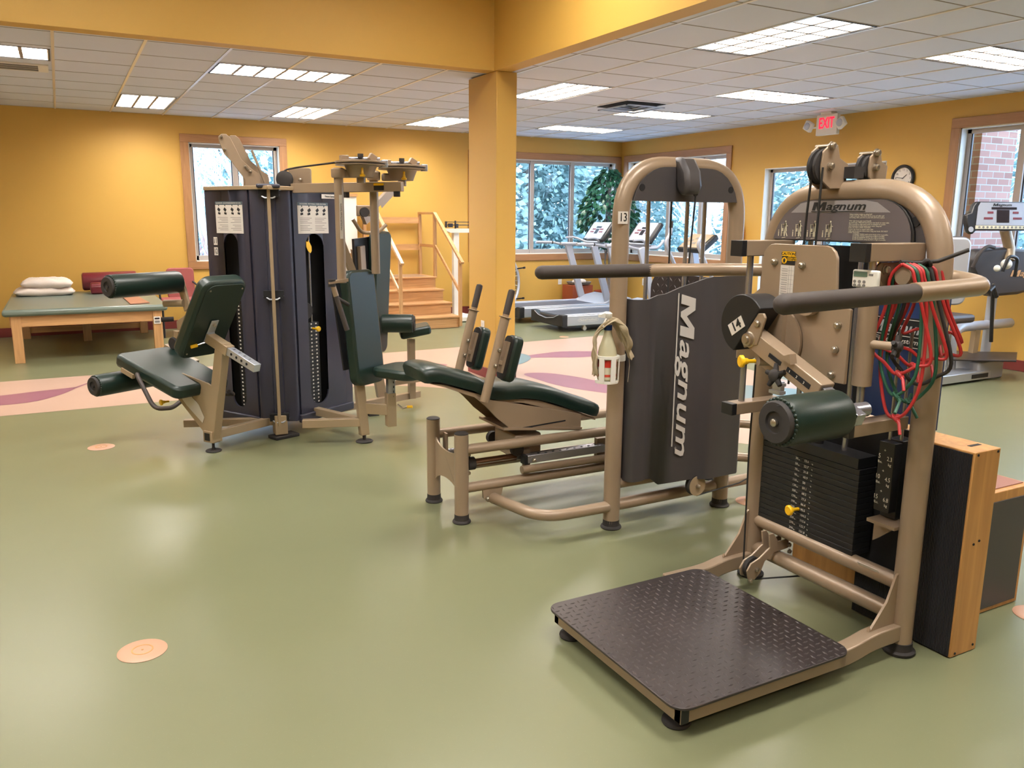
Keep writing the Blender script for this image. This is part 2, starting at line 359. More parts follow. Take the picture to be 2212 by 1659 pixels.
# ---------------------------------------------------------------- the setting
CZ = 2.80; YB = 12.03; XR = 8.62; XL = -5.0; YF = -4.0; BX = 3.49; BY = 6.83; BT = .16; HZ = 3.85
def holes(mb, axis, p0, p1, a0, a1, b0, b1, hs):
    # slab between p0 and p1 on `axis`; a,b are the other two axes in order; hs = (a0,a1,b0,b1)
    As = sorted({a0, a1, *[h[0] for h in hs], *[h[1] for h in hs]}); Bs = sorted({b0, b1, *[h[2] for h in hs], *[h[3] for h in hs]})
    for i in range(len(As)-1):
        j = 0
        while j < len(Bs)-1:
            ca = (As[i]+As[i+1])/2
            def hole(jj): cb = (Bs[jj]+Bs[jj+1])/2; return any(h[0] < ca < h[1] and h[2] < cb < h[3] for h in hs)
            if hole(j): j += 1; continue
            k = j
            while k+1 < len(Bs)-1 and not hole(k+1): k += 1
            lo = [0,0,0]; hi = [0,0,0]; o = [x for x in range(3) if x != axis]
            lo[axis], hi[axis] = p0, p1; lo[o[0]], hi[o[0]] = As[i], As[i+1]; lo[o[1]], hi[o[1]] = Bs[j], Bs[k+1]
            mb.box2(lo, hi); j = k+1
    return mb
W1 = (1.59, 2.78, .90, 2.47); W2 = (5.80, 8.50, .93, 2.45)
W3 = (9.42, 11.83, .92, 2.46); D1 = (6.72, 8.66, 0.0, 2.21); W4 = (3.30, 5.83, .99, 2.50)
struct('wall_back', holes(MB(), 1, YB, YB+.18, XL, XR+.18, -.02, HZ, [W1, W2]), 'wall', 'mustard painted back wall')
struct('wall_right', holes(MB(), 0, XR, XR+.18, YF, YB, -.02, HZ, [W3, D1, W4]), 'wallr', 'mustard painted right wall with windows')
struct('wall_left', MB().box2((XL-.15,YF,-.02), (XL,YB,HZ)), 'wall')
struct('wall_front', MB().box2((XL,YF-.15,-.02), (XR,YF,HZ)), 'wall')
struct('wall_bulkhead_left', MB().box2((XL,BY,CZ-.012), (BX+BT,BY+BT,HZ)), 'wall', 'mustard bulkhead dropping to the lower ceiling, left of the column')
struct('wall_bulkhead_right', MB().box2((BX,YF,CZ-.012), (BX+BT,BY,HZ)), 'wall', 'mustard bulkhead dropping to the lower ceiling, right of the column')
struct('wall_column', MB().box2((3.50,6.80,0), (3.705,7.38,CZ-.012)), 'wall', 'square mustard column in the middle of the room', bev=.006)
# floor: one sheet with coloured inlays
fm = MB(); fm.box2((XL,YF,-.06), (XR+.2,YB+.2,0))
for f in fm.bm.faces: f.material_index = 0
def inlay(poly, idx, z=.0012):
    vs = [fm.bm.verts.new((x,y,z)) for x, y in poly]; f = fm.bm.faces.new(vs); f.material_index = idx
    if f.normal.z < 0: f.normal_flip()
def sm(pts, n=8):   # smooth closed outline through points
    out = []; N = len(pts)
    for i in range(N):
        p0, p1, p2, p3 = [V(pts[(i+k-1) % N]+(0,)) for k in range(4)]
        for k in range(n):
            t = k/n; out.append(tuple((.5*((2*p1)+(-p0+p2)*t+(2*p0-5*p1+4*p2-p3)*t*t+(-p0+3*p1-3*p2+p3)*t**3))[:2]))
    return out
def curve(pts, n=6):
    out = []
    P = [pts[0]]+list(pts)+[pts[-1]]
    for i in range(1, len(P)-2):
        p0, p1, p2, p3 = [V(P[i+k-1]+(0,)) for k in range(4)]
        for k in range(n):
            t = k/n; out.append(tuple((.5*((2*p1)+(-p0+p2)*t+(2*p0-5*p1+4*p2-p3)*t*t+(-p0+3*p1-3*p2+p3)*t**3))[:2]))
    return out+[pts[-1]]
low = curve([(1.6,7.24),(2.6,7.0),(3.3,6.2),(3.65,5.3),(3.8,4.5),(4.2,3.9),(4.9,3.75),(5.6,4.3),(6.0,5.4),(6.2,6.8),(6.3,8.0),(6.35,8.95)])
inlay([(XL,8.76),(XL,7.24)]+low+[(4.9,8.87),(1.5,8.78)], 1)
inlay(sm([(-1.5,7.9),(-.95,8.05),(-.576,8.09),(-.317,8.15),(-.1,8.19),(.0,8.2),(-.06,8.02),(-.16,7.86),(-.32,7.70),(-.60,7.66),(-1.1,7.7)]), 2, .0022)
inlay([(-.03,8.17),(.09,8.37),(.22,8.5),(.24,8.49),(.10,8.34),(.0,8.15)], 2, .0022)
inlay(sm([(4.30,7.90),(4.63,7.99),(5.0,8.04),(5.33,7.9),(5.8,7.75),(5.3,7.6),(5.0,7.6),(4.6,7.76)]), 2, .0022)
inlay(sm([(3.92,7.0),(4.15,6.95),(4.32,6.6),(4.38,6.2),(4.3,5.7),(4.12,5.9),(3.94,6.3),(3.9,6.7)]), 2, .0022)
inlay(sm([(1.9,7.9),(2.5,8.1),(3.1,8.05),(3.45,7.8),(2.9,7.65),(2.3,7.7)]), 2, .0022)
inlay(sm([(3.8,7.9),(4.2,8.2),(4.5,8.12),(4.45,7.8),(4.15,7.5),(3.8,7.42)]), 3, .0032)
inlay(sm([(5.0,5.7),(5.5,5.6),(5.9,5.0),(5.5,4.6),(5.1,4.9)]), 3, .0032)
struct('floor', fm, ['fgreen','fcream','fpurple','fblue'], 'green sheet floor with cream band and leaf shaped inlays')
# lights on the 2 ft grid
LT = [(4.372,4.965,4.045,5.235),(6.205,7.395,4.045,4.625),(4.385,4.975,7.13,8.30),(6.205,7.395,6.50,7.08),(6.215,7.405,8.36,8.95),(6.255,7.455,10.34,10.92),
      (1.315,2.515,7.755,8.345),(.70,1.275,10.25,11.44),(2.555,3.14,10.28,11.49),(4.42,4.995,10.3,11.48),(-1.13,.05,7.83,8.41),
      (4.372,4.965,-.1,1.09),(6.205,7.395,1.6,2.2),(-3.4,-2.8,9.0,10.2)]
HL_ADDED = [(-3.2,-2.0,1.0,1.6),(-.6,.6,1.0,1.6),(1.8,3.0,1.0,1.6),(-3.2,-2.0,4.6,5.2),(-.6,.6,4.6,5.2),(1.8,3.0,4.6,5.2),(-.6,.6,-2.4,-1.8)]  # out-of-view fixtures added to the raised ceiling to brighten the bulkheads
DF = (5.655,6.18,7.82,8.40)
struct('ceiling', holes(MB(), 2, CZ, CZ+.16, XL, XR, YF, YB, LT+[DF]+[(XL,BX+.02,YF,BY+.02)]), 'ceil', 'white acoustic tile ceiling')
struct('ceiling_raised', holes(MB(), 2, HZ, HZ+.16, XL, XR, YF, YB, HL_ADDED), 'ceil')
g = MB(); g2 = MB(); k = -9
xs = [.07+.6133*i for i in range(-8, 14)]; ys = [4.03+.613*i for i in range(-13, 14)]
for x in xs:
    if x > XR or x < XL: continue
    segs = [(BY+BT,YB)] if x < BX+BT else [(YF,YB)]
    for a, b in segs:
        cuts = sorted([(l[2]-.012,l[3]+.012) for l in LT if l[0]+.03 < x < l[1]-.03]); s0 = a
        for c0, c1 in cuts+[(b,b)]:
            if c0 > s0: g.box2((x-.011,s0,CZ-.006), (x+.011,min(c0,b),CZ+.001))
            s0 = max(s0, c1)
for y in ys:
    if y > YB or y < YF: continue
    x0 = XL if y > BY+BT else BX+BT
    cuts = sorted([(l[0]-.012,l[1]+.012) for l in LT if l[2]+.03 < y < l[3]-.03]); s0 = x0
    for c0, c1 in cuts+[(XR,XR)]:
        if c0 > s0: g2.box2((s0,y-.005,CZ-.002), (c0,y+.005,CZ+.001))
        s0 = max(s0, c1)
struct('trim_1', g, 'tbar', 'pale metal ceiling grid bars'); struct('trim_2', g2, mat('tile_joint',(150,142,132),.8), 'thin tile joints across the ceiling')
M['lamp'] = bpy.data.materials.new('lamp_panel'); M['lamp'].use_nodes = True
_b = M['lamp'].node_tree.nodes['Principled BSDF']; _b.inputs['Base Color'].default_value = (.9,.9,.9,1); _b.inputs['Emission Color'].default_value = LAMP_COL+(1,); _b.inputs['Emission Strength'].default_value = LAMP_W
M['lamp_added'] = M['lamp'].copy(); M['lamp_added'].node_tree.nodes['Principled BSDF'].inputs['Emission Strength'].default_value = LAMP_W*1.5  # stronger emission for the added raised-ceiling lights, lifts the bulkhead faces
M['louver_edge'] = mat('louver_edge', (150,138,126), .5)
M['louver'] = mat('louver', (236,224,210), .4)
def light_fixture(x0, x1, y0, y1, z, label, group='recessed louvred ceiling lights', lm='lamp'):
    t = thing('ceiling_light', label, 'ceiling light', ((x0+x1)/2,(y0+y1)/2,z), 0, group)
    e = .002; h = MB()
    for a, b in (((x0+e,y0+e,z+.002),(x0+.02,y1-e,z+.15)),((x1-.02,y0+e,z+.002),(x1-e,y1-e,z+.15)),((x0+e,y0+e,z+.002),(x1-e,y0+.02,z+.15)),((x0+e,y1-.02,z+.002),(x1-e,y1-e,z+.15)),((x0+e,y0+e,z+.13),(x1-e,y1-e,z+.15))): h.box2(a, b)
    put('housing', h, 'louver', t)
    put('lamp_panel', MB().box2((x0+.022,y0+.022,z+.10),(x1-.022,y1-.022,z+.108)), lm, t)
    lv = MB(); ls = MB(); nx, ny = (6,3) if (x1-x0) > (y1-y0) else (3,6)
    for i in range(1, nx): x = x0+.02+(x1-x0-.04)*i/nx; lv.box2((x-.003,y0+.021,z+.012),(x+.003,y1-.021,z+.05)); ls.box2((x-.013,y0+.021,z+.003),(x+.013,y1-.021,z+.012))
    for i in range(1, ny): y = y0+.02+(y1-y0-.04)*i/ny; lv.box2((x0+.021,y-.003,z+.012),(x1-.021,y+.003,z+.05)); ls.box2((x0+.021,y-.011,z+.003),(x1-.021,y+.011,z+.012))
    put('louver', lv, 'louver', t); put('louver_edge', ls, 'louver_edge', t)
    fr = MB(); w_ = .012
    for a, b in (((x0,y0,z-.004),(x1,y0+w_,z+.001)),((x0,y1-w_,z-.004),(x1,y1,z+.001)),((x0,y0,z-.004),(x0+w_,y1,z+.001)),((x1-w_,y0,z-.004),(x1,y1,z+.001))): fr.box2(a, b)
    put('frame', fr, 'black', t); return t
LL = ['ceiling light nearest the column on its right, largest in the picture at top right','square-looking ceiling light cut by the right edge of the picture','ceiling light just right of the column partly hidden by it','ceiling light above and left of the exit sign','ceiling light just beyond the round-glass air diffuser','narrow far ceiling light above the corner with the ficus',
      'long ceiling light lit bluish under the left bulkhead','small looking ceiling light above the blank wall left of the back window','small looking ceiling light above the bench tower near the back wall','ceiling light beside the left face of the column near the back wall','ceiling light cut by the left edge of the picture above the vent',
      'ceiling light of the right hand room beside the viewer','ceiling light of the right hand room near the wall behind the right edge','ceiling light in the far left corner out of view']
for l, lb in zip(LT, LL): light_fixture(*l, CZ, lb)
for i, l in enumerate(HL_ADDED): light_fixture(*l, HZ, 'unseen ceiling light added in the raised ceiling, '+['left of the viewer','over the viewer','right of the viewer','far left by the bulkhead','ahead by the left bulkhead','in the corner above the column','behind the viewer'][i], 'unseen added lights in the raised ceiling', 'lamp_added')
t = thing('air_diffuser', 'square stepped metal air diffuser in the right ceiling beside a light', 'air diffuser', (5.92,8.11,CZ-.02))
d = MB()
for i, s in enumerate((.0,.06,.12,.18)):
    x0, x1, y0, y1 = DF[0]+s, DF[1]-s, DF[2]+s, DF[3]-s; z = CZ-.046+.012*i
    for a, b in (((x0,y0,z),(x1,y0+.03,z+.01)),((x0,y1-.03,z),(x1,y1,z+.01)),((x0,y0,z),(x0+.03,y1,z+.01)),((x1-.03,y0,z),(x1,y1,z+.01))): d.box2(a, b)
put('cone_rings', d, 'alu', t); put('backing', MB().box2((DF[0]-.005,DF[2]-.005,CZ-.008),(DF[1]+.005,DF[3]+.005,CZ-.001)), 'void', t)
t = thing('ceiling_vent', 'long linear air vent beneath the ceiling light at the left edge', 'vent', (-.5,8.8,CZ))
put('frame', MB().box2((-1.12,8.63,CZ-.012),(.03,9.03,CZ-.001)), 'white', t); v = MB()
for i in range(3): v.box2((-1.1,8.68+i*.11,CZ-.018),(-.05,8.74+i*.11,CZ-.011))
put('slot', v, 'grayink', t)

# windows
def win(name, axis, W, plane, mull, depth=.12, cas=.105, m=('trim','trimz'), label='', side=1, sill=True, frame='winframe', casing=True):
    a0, a1, z0, z1 = W
    def P(a, z, p): return (a, p, z) if axis == 1 else (p, a, z)
    root = thing(name, label or name, 'window', P((a0+a1)/2, z0, plane)); del root['category']; root['kind'] = 'structure'
    c = MB(); f = -.022
    if casing:
        put('casing_head', MB().box2(P(a0-cas, z1, plane+f), P(a1+cas, z1+cas, plane)), m[0], root, bev=.004)
        put('casing_sill', MB().box2(P(a0-cas, z0-cas, plane+f), P(a1+cas, z0, plane)), m[0], root, bev=.004)
        for s0, s1 in ((a0-cas, a0), (a1, a1+cas)): put('casing_side', MB().box2(P(s0, z0, plane+f), P(s1, z1, plane)), m[1], root, bev=.004)
    jb = MB(); t_ = .012
    jb.box2(P(a0, z1-t_, plane-.001), P(a1, z1, plane+depth)); jb.box2(P(a0, z0, plane-.001), P(a1, z0+t_, plane+depth))
    jb.box2(P(a0, z0, plane-.001), P(a0+t_, z1, plane+depth)); jb.box2(P(a1-t_, z0, plane-.001), P(a1, z1, plane+depth))
    put('jamb_lining', jb, 'white', root)
    s = MB(); q0, q1 = plane+depth-.02, plane+depth+.03; w_ = .045
    s.box2(P(a0+t_, z1-t_-w_, q0), P(a1-t_, z1-t_, q1)); s.box2(P(a0+t_, z0+t_, q0), P(a1-t_, z0+t_+w_+.02, q1))
    s.box2(P(a0+t_, z0+t_, q0), P(a0+t_+w_, z1-t_, q1)); s.box2(P(a1-t_-w_, z0+t_, q0), P(a1-t_, z1-t_, q1))
    put('sash_frame', s, frame, root, bev=.003)
    for x in mull: put('mullion', MB().box2(P(x-.036, z0+t_, q0-.02), P(x+.036, z1-t_, q1-.005)), frame, root, bev=.004)
    ed = [a0+t_+w_]+sorted(mull)+[a1-t_-w_]
    for i in range(len(ed)-1):
        u0 = ed[i]+(.036 if i else 0); u1 = ed[i+1]-(.036 if i < len(ed)-2 else 0)
        put('pane', MB().box2(P(u0, z0+t_+w_+.02, plane+depth), P(u1, z1-t_-w_, plane+depth+.004)), 'glass', root)
        k_ = MB()
        for r0 in (u0, u1-.012): k_.box2(P(r0, z0+t_+w_+.02, plane+depth-.012), P(r0+.012, z1-t_-w_, plane+depth+.01))
        put('black_gasket', k_, 'screen', root)
    return root
win('window_1', 1, W1, YB, [2.19], label='maple trimmed two pane window in the back wall behind the tower', m=('trim','trimz'))
win('window_2', 1, W2, YB, [6.24,6.90,7.68], label='wide window in the back wall right of the column', m=('trim','trimz'))
win('window_3', 0, W3, XR, [10.05,10.83], label='maple trimmed window in the right wall beside the corner', m=('trimy','trimz'))
win('window_4', 0, W4, XR, [4.45,5.20], label='maple trimmed window in the right wall at the right edge', m=('trimy','trimz'))
win('door_1', 0, D1, XR, [7.70], label='glazed grey exit door with side light in the right wall', m=('trimy','trimz'), casing=False)
def strip(name, segs, label):
    mb = MB()
    for a, b in segs: mb.box2(a, b)
    struct(name, mb, 'base', label, bev=.003)
strip('baseboard_back', [((XL,YB-.012,0),(XR,YB,.115))], 'maroon rubber baseboard along the back wall')
strip('baseboard_right', [((XR-.012,D1[1],0),(XR,YB-.012,.115)),((XR-.012,YF,0),(XR,D1[0],.115))], 'maroon rubber baseboard along the right wall')
strip('baseboard_column', [((3.49,6.79,0),(3.715,6.80,.10)),((3.49,6.79,0),(3.50,7.39,.10)),((3.705,6.79,0),(3.715,7.39,.10))], 'maroon rubber base around the column')

# ---------------------------------------------------------------- outdoors
struct('ground', MB().box2((-30,YB+.2,-.5),(45,45,-.4)).box2((XR+.2,-25,-.5),(45,YB+.2,-.4)), 'snow', 'snow dusted ground outside')
def foliage(mb, n, c, ext, size, cone=True, droop=.3):
    bm = mb.bm
    for _ in range(n):
        h = random.random(); r = (1-h)**.8 if cone else math.sqrt(max(0,1-(2*h-1)**2)); a = random.random()*6.283; q = random.random()**.35*r
        k_ = int(h*9); 
        p = V((c[0]+math.cos(a)*q*ext[0], c[1]+math.sin(a)*q*ext[0], c[2]+h*ext[1]))
        d = V((math.cos(a+random.uniform(-.8,.8)), math.sin(a+random.uniform(-.8,.8)), random.uniform(-droop-.3,.35-droop))).normalized(); s = size*random.uniform(.5,1.4)
        u = d.orthogonal().normalized(); u = (u*math.cos(a*3)+d.cross(u)*math.sin(a*3))*s*.35
        vs = [bm.verts.new(x) for x in (p, p+d*s*.5+u, p+d*s, p+d*s*.5-u)]; bm.faces.new(vs)
def evergreen(x, y, h, r, label, m='needle', n=15000, size=.17, z0=-.4):
    t = thing('evergreen_tree', label, 'tree', (x,y,-.4), 0, 'trees outside the windows')
    put('trunk', MB().tube([(x,y,-.4),(x,y,h*.5),(x+.1,y,h)], [.16,.1,.02], 8), 'bark', t)
    b = MB(); foliage(b, n, (x,y,z0), (r,h-z0), size); put('foliage', b, m, t)
def bare(x, y, h, label, seed, n=5, lean=0, group='trees outside the windows'):
    rnd = random.Random(seed); t = thing('bare_tree', label, 'tree', (x,y,-.4), 0, group); mb = MB()
    def grow(p, d, L, r, lv):
        q = [p]; k = 4 if lv > 1 else 3
        for i in range(k): d = (d+V((rnd.uniform(-.18,.18),rnd.uniform(-.18,.18),rnd.uniform(-.04,.12)))).normalized(); q.append(q[-1]+d*L/k)
        mb.tube(q, [r*(1-.45*i/k) for i in range(k+1)], 6 if lv > 2 else 4, caps=False)
        if lv == 0: return
        for i in range(n if lv > 1 else 4):
            b_ = q[1+i%k]; a = rnd.random()*6.283; e = rnd.uniform(.5,1.1)
            nd = (d*math.cos(e)+V((math.cos(a),math.sin(a),rnd.uniform(-.1,.5)))*math.sin(e)).normalized(); grow(b_, nd, L*rnd.uniform(.45,.7), r*.48, lv-1)
    grow(V((x,y,-.4)), V((lean,0,1)).normalized(), h, .07*h/4, 4)
    put('trunk_and_branches', mb, 'twig', t)
evergreen(7.6,17.5,8.5,2.5,'green evergreen outside the back window, directly right of the column','needle')
evergreen(10.0,17.8,9.5,2.8,'blue green evergreen outside the back window behind the ficus','needle')
evergreen(12.8,18.5,9,2.8,'evergreen outside at the corner between the two window walls','needle')
evergreen(8.9,21.5,12,3.2,'tall evergreen further back outside the wide back window','needle',14000,.22)
evergreen(5.6,22,11,3.0,'far evergreen hidden mostly by the column','needle',8000,.22)
evergreen(12.4,23,12,3.6,'far tall evergreen behind the ficus plant','needle',12000,.22)
evergreen(16.2,14.2,9,2.6,'evergreen seen through the right wall window nearest the corner','needle')
evergreen(18.8,17.0,10,3.0,'evergreen seen through the glazed exit door','needle')
evergreen(15.0,21,11,3.2,'far evergreen behind the treadmill consoles','needle')
evergreen(16.5,10.6,9,2.3,'evergreen seen beside the brick pier','needle')
evergreen(22,13.5,11,3.6,'far evergreen beyond the exit door glass','needle')
evergreen(20.5,10.8,11,3.2,'far evergreen between the exit door and brick pier','needle')
evergreen(4.0,24,11,3.2,'dim evergreen far behind the tower window on its right','needle',7000,.22)
bare(2.6,17.2,4.6,'bare pale tree outside the left window, left pane',3)
bare(4.3,18.6,5.0,'bare pale tree outside the left window, right pane',5)
bare(3.0,21.5,5.5,'bare tree further off in the middle of the left window',8)
bare(11.6,13.4,4.0,'bare pale branches outside the right wall window by the corner',11,lean=.2)
bare(13.5,15.5,4.8,'bare pale tree further out beyond the window by the corner',31)
bare(15.0,11.0,4.8,'bare pale tree further out beyond the exit door',37)
bare(12.6,8.9,4.2,'bare pale branches outside the glazed exit door',14,lean=-.15)
bare(12.4,7.9,4.2,'bare pale branches outside the right edge window beside the brick pier',18)
b = MB(); rnd = random.Random(4)
for _ in range(420):
    x = rnd.uniform(1.4,3.9); y = 14.5+rnd.uniform(0,1.4); b.tube([(x,y,-.4),(x+rnd.uniform(-.15,.15),y,.3),(x+rnd.uniform(-.3,.3),y+rnd.uniform(-.2,.2),rnd.uniform(.6,1.3))], [.008,.006,.002], 3, caps=False)
tag(put('red_twig_shrub', b, 'shrub'), 'reddish bare twig shrub outside the left window', 'shrub')
one('brick_pier', MB().box2((9.1,5.95-.05,-.4),(9.75,6.75-.3,4.2)), 'brick', 'brown brick pier outside the window at the right edge', 'pier', loc=(9.4,6.2,-.4))
# ---------------------------------------------------------------- machine 14: standing multi hip
FX, Y0, Y1 = 2.52, 1.725, 2.46
m14 = thing('multi_hip_machine', 'tan standing hip machine numbered 14 with curved charcoal placard and diamond plate platform', 'exercise machine', (2.3,2.09,0))
fr = MB(); r = .040
arch = fillet([(FX,Y0,.0),(FX,Y0,1.62),(FX,Y1,1.62),(FX,Y1,0)], [.27,.27], 12); arch[0] = V((FX,Y0,.03)); arch[-1] = V((FX,Y1,.03))
fr.tube(arch, r, 24); put('arch_frame', fr, 'beige', m14)
for y in (Y0, Y1):
    put('rubber_foot', MB().lathe([(.052,0),(.056,.006),(.056,.012),(.046,.018),(.044,.035),(.044,.045)], (FX,y,0), Z_), 'rubber', m14)
cb = MB().cyl((FX,Y0,.255),(FX,Y1,.262),.029).cyl((FX,Y0,.135),(FX,Y1,.135),.031); put('lower_cross_tubes', cb, 'beige', m14)
put('serial_label', MB().box((FX-.026,1.86,.27),(.002,.085,.03), Matrix.Rotation(R_(-35),3,'Y')), 'paper', m14)
# feet that carry the platform, with curved gussets
for y, s in ((Y0+.005,1),(Y1-.005,-1)):
    pts = fillet([(FX-.03,y,.085),(FX-.16,y,.085),(FX-.27,y,.062),(2.05,y,.062)], .07, 8); up_ = [(p.x,p.z+.032) for p in pts]; dn_ = [(p.x,p.z-.030) for p in pts]
    put('platform_arm', MB().prism(up_+dn_[::-1], (0,y+.028,0), X_, Z_, .056), 'beige', m14, bev=.005)
    g = [(-.03,.115),(-.17,.115),(-.165,.13)]+[(-.06-.105*math.cos(R_(t_))*1, .24-.125*math.sin(R_(90-t_))*1+.0) for t_ in (15,35,55,75)]+[(-.05,.30),(-.03,.31)]
    put('gusset', MB().prism([(p[0],p[1]) for p in g], (FX,y+.005,0), X_, Z_, .009), 'beige', m14)
# platform
pc = (1.835,2.05); pw = (.745,.765)
pl = MB().prism(rrect(pw[0],pw[1],.055,6,*pc), (0,0,.100), X_, Y_, .009); pp = put('platform_plate', pl, 'plate', m14, bev=.002)
dm = MB(); n_ = 27; st = pw[0]/n_
for i in range(n_):
    for j in range(n_+1):
        x_, y_ = pc[0]-pw[0]/2+st*(i+.5), pc[1]-pw[1]/2+st*(j+.4)
        if y_ > pc[1]+pw[1]/2-.012: continue
        if abs(x_-pc[0]) > pw[0]/2-.035 and abs(y_-pc[1]) > pw[1]/2-.035: continue
        a, b_ = (.0125,.0042) if (i+j) % 2 else (.0042,.0125)
        dm.raw([(x_-a,y_,.109),(x_,y_-b_,.109),(x_+a,y_,.109),(x_,y_+b_,.109),(x_-a*.35,y_,.1117),(x_+a*.35,y_,.1117),(x_,y_-b_*.35,.1117),(x_,y_+b_*.35,.1117)], [(0,1,6,4),(1,2,5,6),(2,3,7,5),(3,0,4,7),(4,6,5,7)])
put('raised_diamonds', dm, 'plate', pp)
rm = MB()
for a, b in (((1.49,1.69,.045),(1.52,2.41,.099)),((1.49,1.69,.045),(2.2,1.72,.099)),((1.49,2.38,.045),(2.2,2.41,.099)),((2.17,1.69,.045),(2.2,2.41,.099)),((1.8,1.70,.05),(1.85,2.40,.099))): rm.box2(a,b)
put('platform_frame', rm, 'beige', m14, bev=.002)
for y in (1.76,2.36): put('levelling_foot', MB().lathe([(.042,0),(.046,.006),(.044,.014),(.012,.018),(.012,.05)], (1.535,y,0), Z_), 'rubber', m14)
put('tube_plug', MB().box((1.505,1.6885,.072),(.028,.004,.05)), 'black', m14)
# top shroud and placard
def dome(w2, h, rr, n=8, y0=2.0925, z0=1.44): # half round topped outline in (y,z)
    return [(y0-w2,z0),(y0+w2,z0)]+[(y0+w2-rr+rr*math.cos(R_(a)), z0+h-rr+rr*math.sin(R_(a))) for a in [90*i/n for i in range(n+1)]]+[(y0-w2+rr-rr*math.cos(R_(a)), z0+h-rr+rr*math.sin(R_(a))) for a in [90-90*i/n for i in range(n+1)]]
put('top_shroud', MB().prism(dome(.338,.17,.16), (FX-.02,0,0), Y_, Z_, .05), 'shroud', m14, bev=.004)
pk = MB().prism([(p[0]+.035,p[1]) for p in dome(.318,.152,.14)], (FX-.031,0,0), Y_, Z_, .014); put('placard_border', pk, 'black', m14, bev=.003)
plc = put('placard', MB().prism([(p[0]+.035,p[1]) for p in dome(.308,.145,.134,8,2.0925,1.4445)], (FX-.034,0,0), Y_, Z_, .004), mat('placard_grey',(96,90,92),.35), m14)
NX = -X_; PX = FX-.0355   # writing faces -x ; text right = -y
put('title_band', MB().prism([(2.345,1.545),(1.905,1.545),(1.96,1.579),(2.01,1.587),(2.25,1.587),(2.30,1.579)][::-1], (PX+.0005,0,0), Y_, Z_, .001), mat('band_grey',(150,146,146),.35), plc)
logo('brand_text', .030, (PX-.001,2.125,1.5675), -Y_, Z_, 'ink', plc, .235, ext=.0005)
put('underline', MB().box((PX-.001,2.125,1.549),(.0012,.24,.0025)), 'ink', plc)
ln = ['Select training weight by using bolt/','weight stack pin. Pull yellow knob at top of roller pad','and swing roller pad arm to your left and lock in place.','','With right hand, grip round handle','on stand tube. With left hand loosen star knob on outer tube.','Slide assembly to align pivot point on machine to a point','approximately 3 inches below your waist. Snug star','knob. DO NOT OVER TIGHTEN.','Loosen star knob on square tube; slide','roller pad to rest just above knee. Snug star knob. DO NOT','OVER TIGHTEN.','1) INNER THIGH: push across body as far as possible.','2) OUTER THIGH: extend leg as high as possible.','3) HIP EXTENSION: lift leg up as high as possible.','4) HIP FLEXION: swing leg back as high as possible.']
for i, s in enumerate(ln):
    if s: text('instruction_line', s, .0066, (PX-.0008, 2.07 if i < 12 else 2.05, 1.539-i*.0058), -Y_, Z_, 'cream', plc, ext=.0002, align='LEFT')
fg = MB()
for k in range(4):      # four little figures beside machines
    y = 2.37-k*.072; z = 1.456
    for a, b, w_ in (((y,z),(y,z+.05),.006),((y+.016,z),(y+.016,z+.045),.003),((y,z+.045),(y+.018,z+.045),.003),((y+.012,z+.018),(y+.012,z+.030),.009),((y+.002,z+.012),(y+.016,z+.012),.002)):
        fg.bar((PX-.0006,a[0],a[1]),(PX-.0006,b[0],b[1]),.0012,w_,(0,1,0))
    fg.bar((PX-.0006,y-.002,z+.05),(PX-.0006,y-.006,z+.018),.0012,.010,(0,1,0)); fg.bar((PX-.0006,y-.004,z+.02),(PX-.0006,y-.014+k*.004,z-.0),.0012,.004,(0,1,0)); fg.bar((PX-.0006,y-.002,z+.044),(PX-.0006,y-.014,z+.038),.0012,.003,(0,1,0))
    fg.sphere((PX-.0006,y-.003,z+.056),.0038,(.2,1,1),8); fg.bar((PX-.0006,y-.006,z-.004),(PX-.0006,y+.012,z-.007),.0012,.002,(0,1,0))
    fg.bar((PX-.0006,y+.03,z),(PX-.0006,y+.03,z+.018),.0012,.004,(0,1,0)); fg.sphere((PX-.0006,y+.03,z+.022),.0025,(.2,1,1),6)
put('figure_drawings', fg, 'cream', plc)
put('shroud_screw', MB().cyl((FX-.024,1.815,1.515),(FX-.0195,1.815,1.515),.017), 'void', m14)
# brackets that hold the two chrome guide rods
GR = ((2.28,1.795),(2.30,2.355))
for (gx, gy), zt, zb, ub in ((GR[0],1.418,.84,Y0+.03),(GR[1],1.412,.795,Y1-.04)):
    for z, hh in ((zt,.058),(zb,.045)):
        p = put('rod_bracket', MB().box2((gx-.05,gy-.03,z-hh/2),(FX-.02,gy+.03,z+hh/2)), 'beige', m14, bev=.003)
        put('end_plug', MB().box2((gx-.075,gy-.0305,z-hh/2-.0005),(gx-.05,gy+.0305,z+hh/2+.0005)), 'black', p, bev=.002)
    put('guide_rod', MB().cyl((gx,gy,zb),(gx,gy,zt),.0125), 'chrome', m14)
# sliding carriage
CX = 2.215
cp = [(2.335,1.045),(2.335,1.20),(2.31,1.235),(2.245,1.25),(2.21,1.275),(2.205,1.38)]+[(2.155+.05*math.cos(R_(a)),1.385+.05*math.sin(R_(a))) for a in (20,45,70,90)]+[(1.93+.05*math.cos(R_(a)),1.385+.05*math.sin(R_(a))) for a in (90,115,140,165,180)]+[(1.87,1.26),(1.81,1.235),(1.81,.99),(2.0,.985),(2.06,1.03),(2.2,1.03),(2.25,1.0)]
car = put('carriage_plate', MB().prism(cp, (CX,0,0), Y_, Z_, .012), 'beige', m14, bev=.002)
bolts(car, [(CX,y,z) for y, z in ((2.145,1.372),(2.02,1.366),(1.852,1.18),(1.855,1.10),(1.86,1.015),(2.27,1.07))], NX, .0105)
ct = put('caution_label', MB().box((CX-.001,2.085,1.388),(.001,.06,.046)), 'black', car)
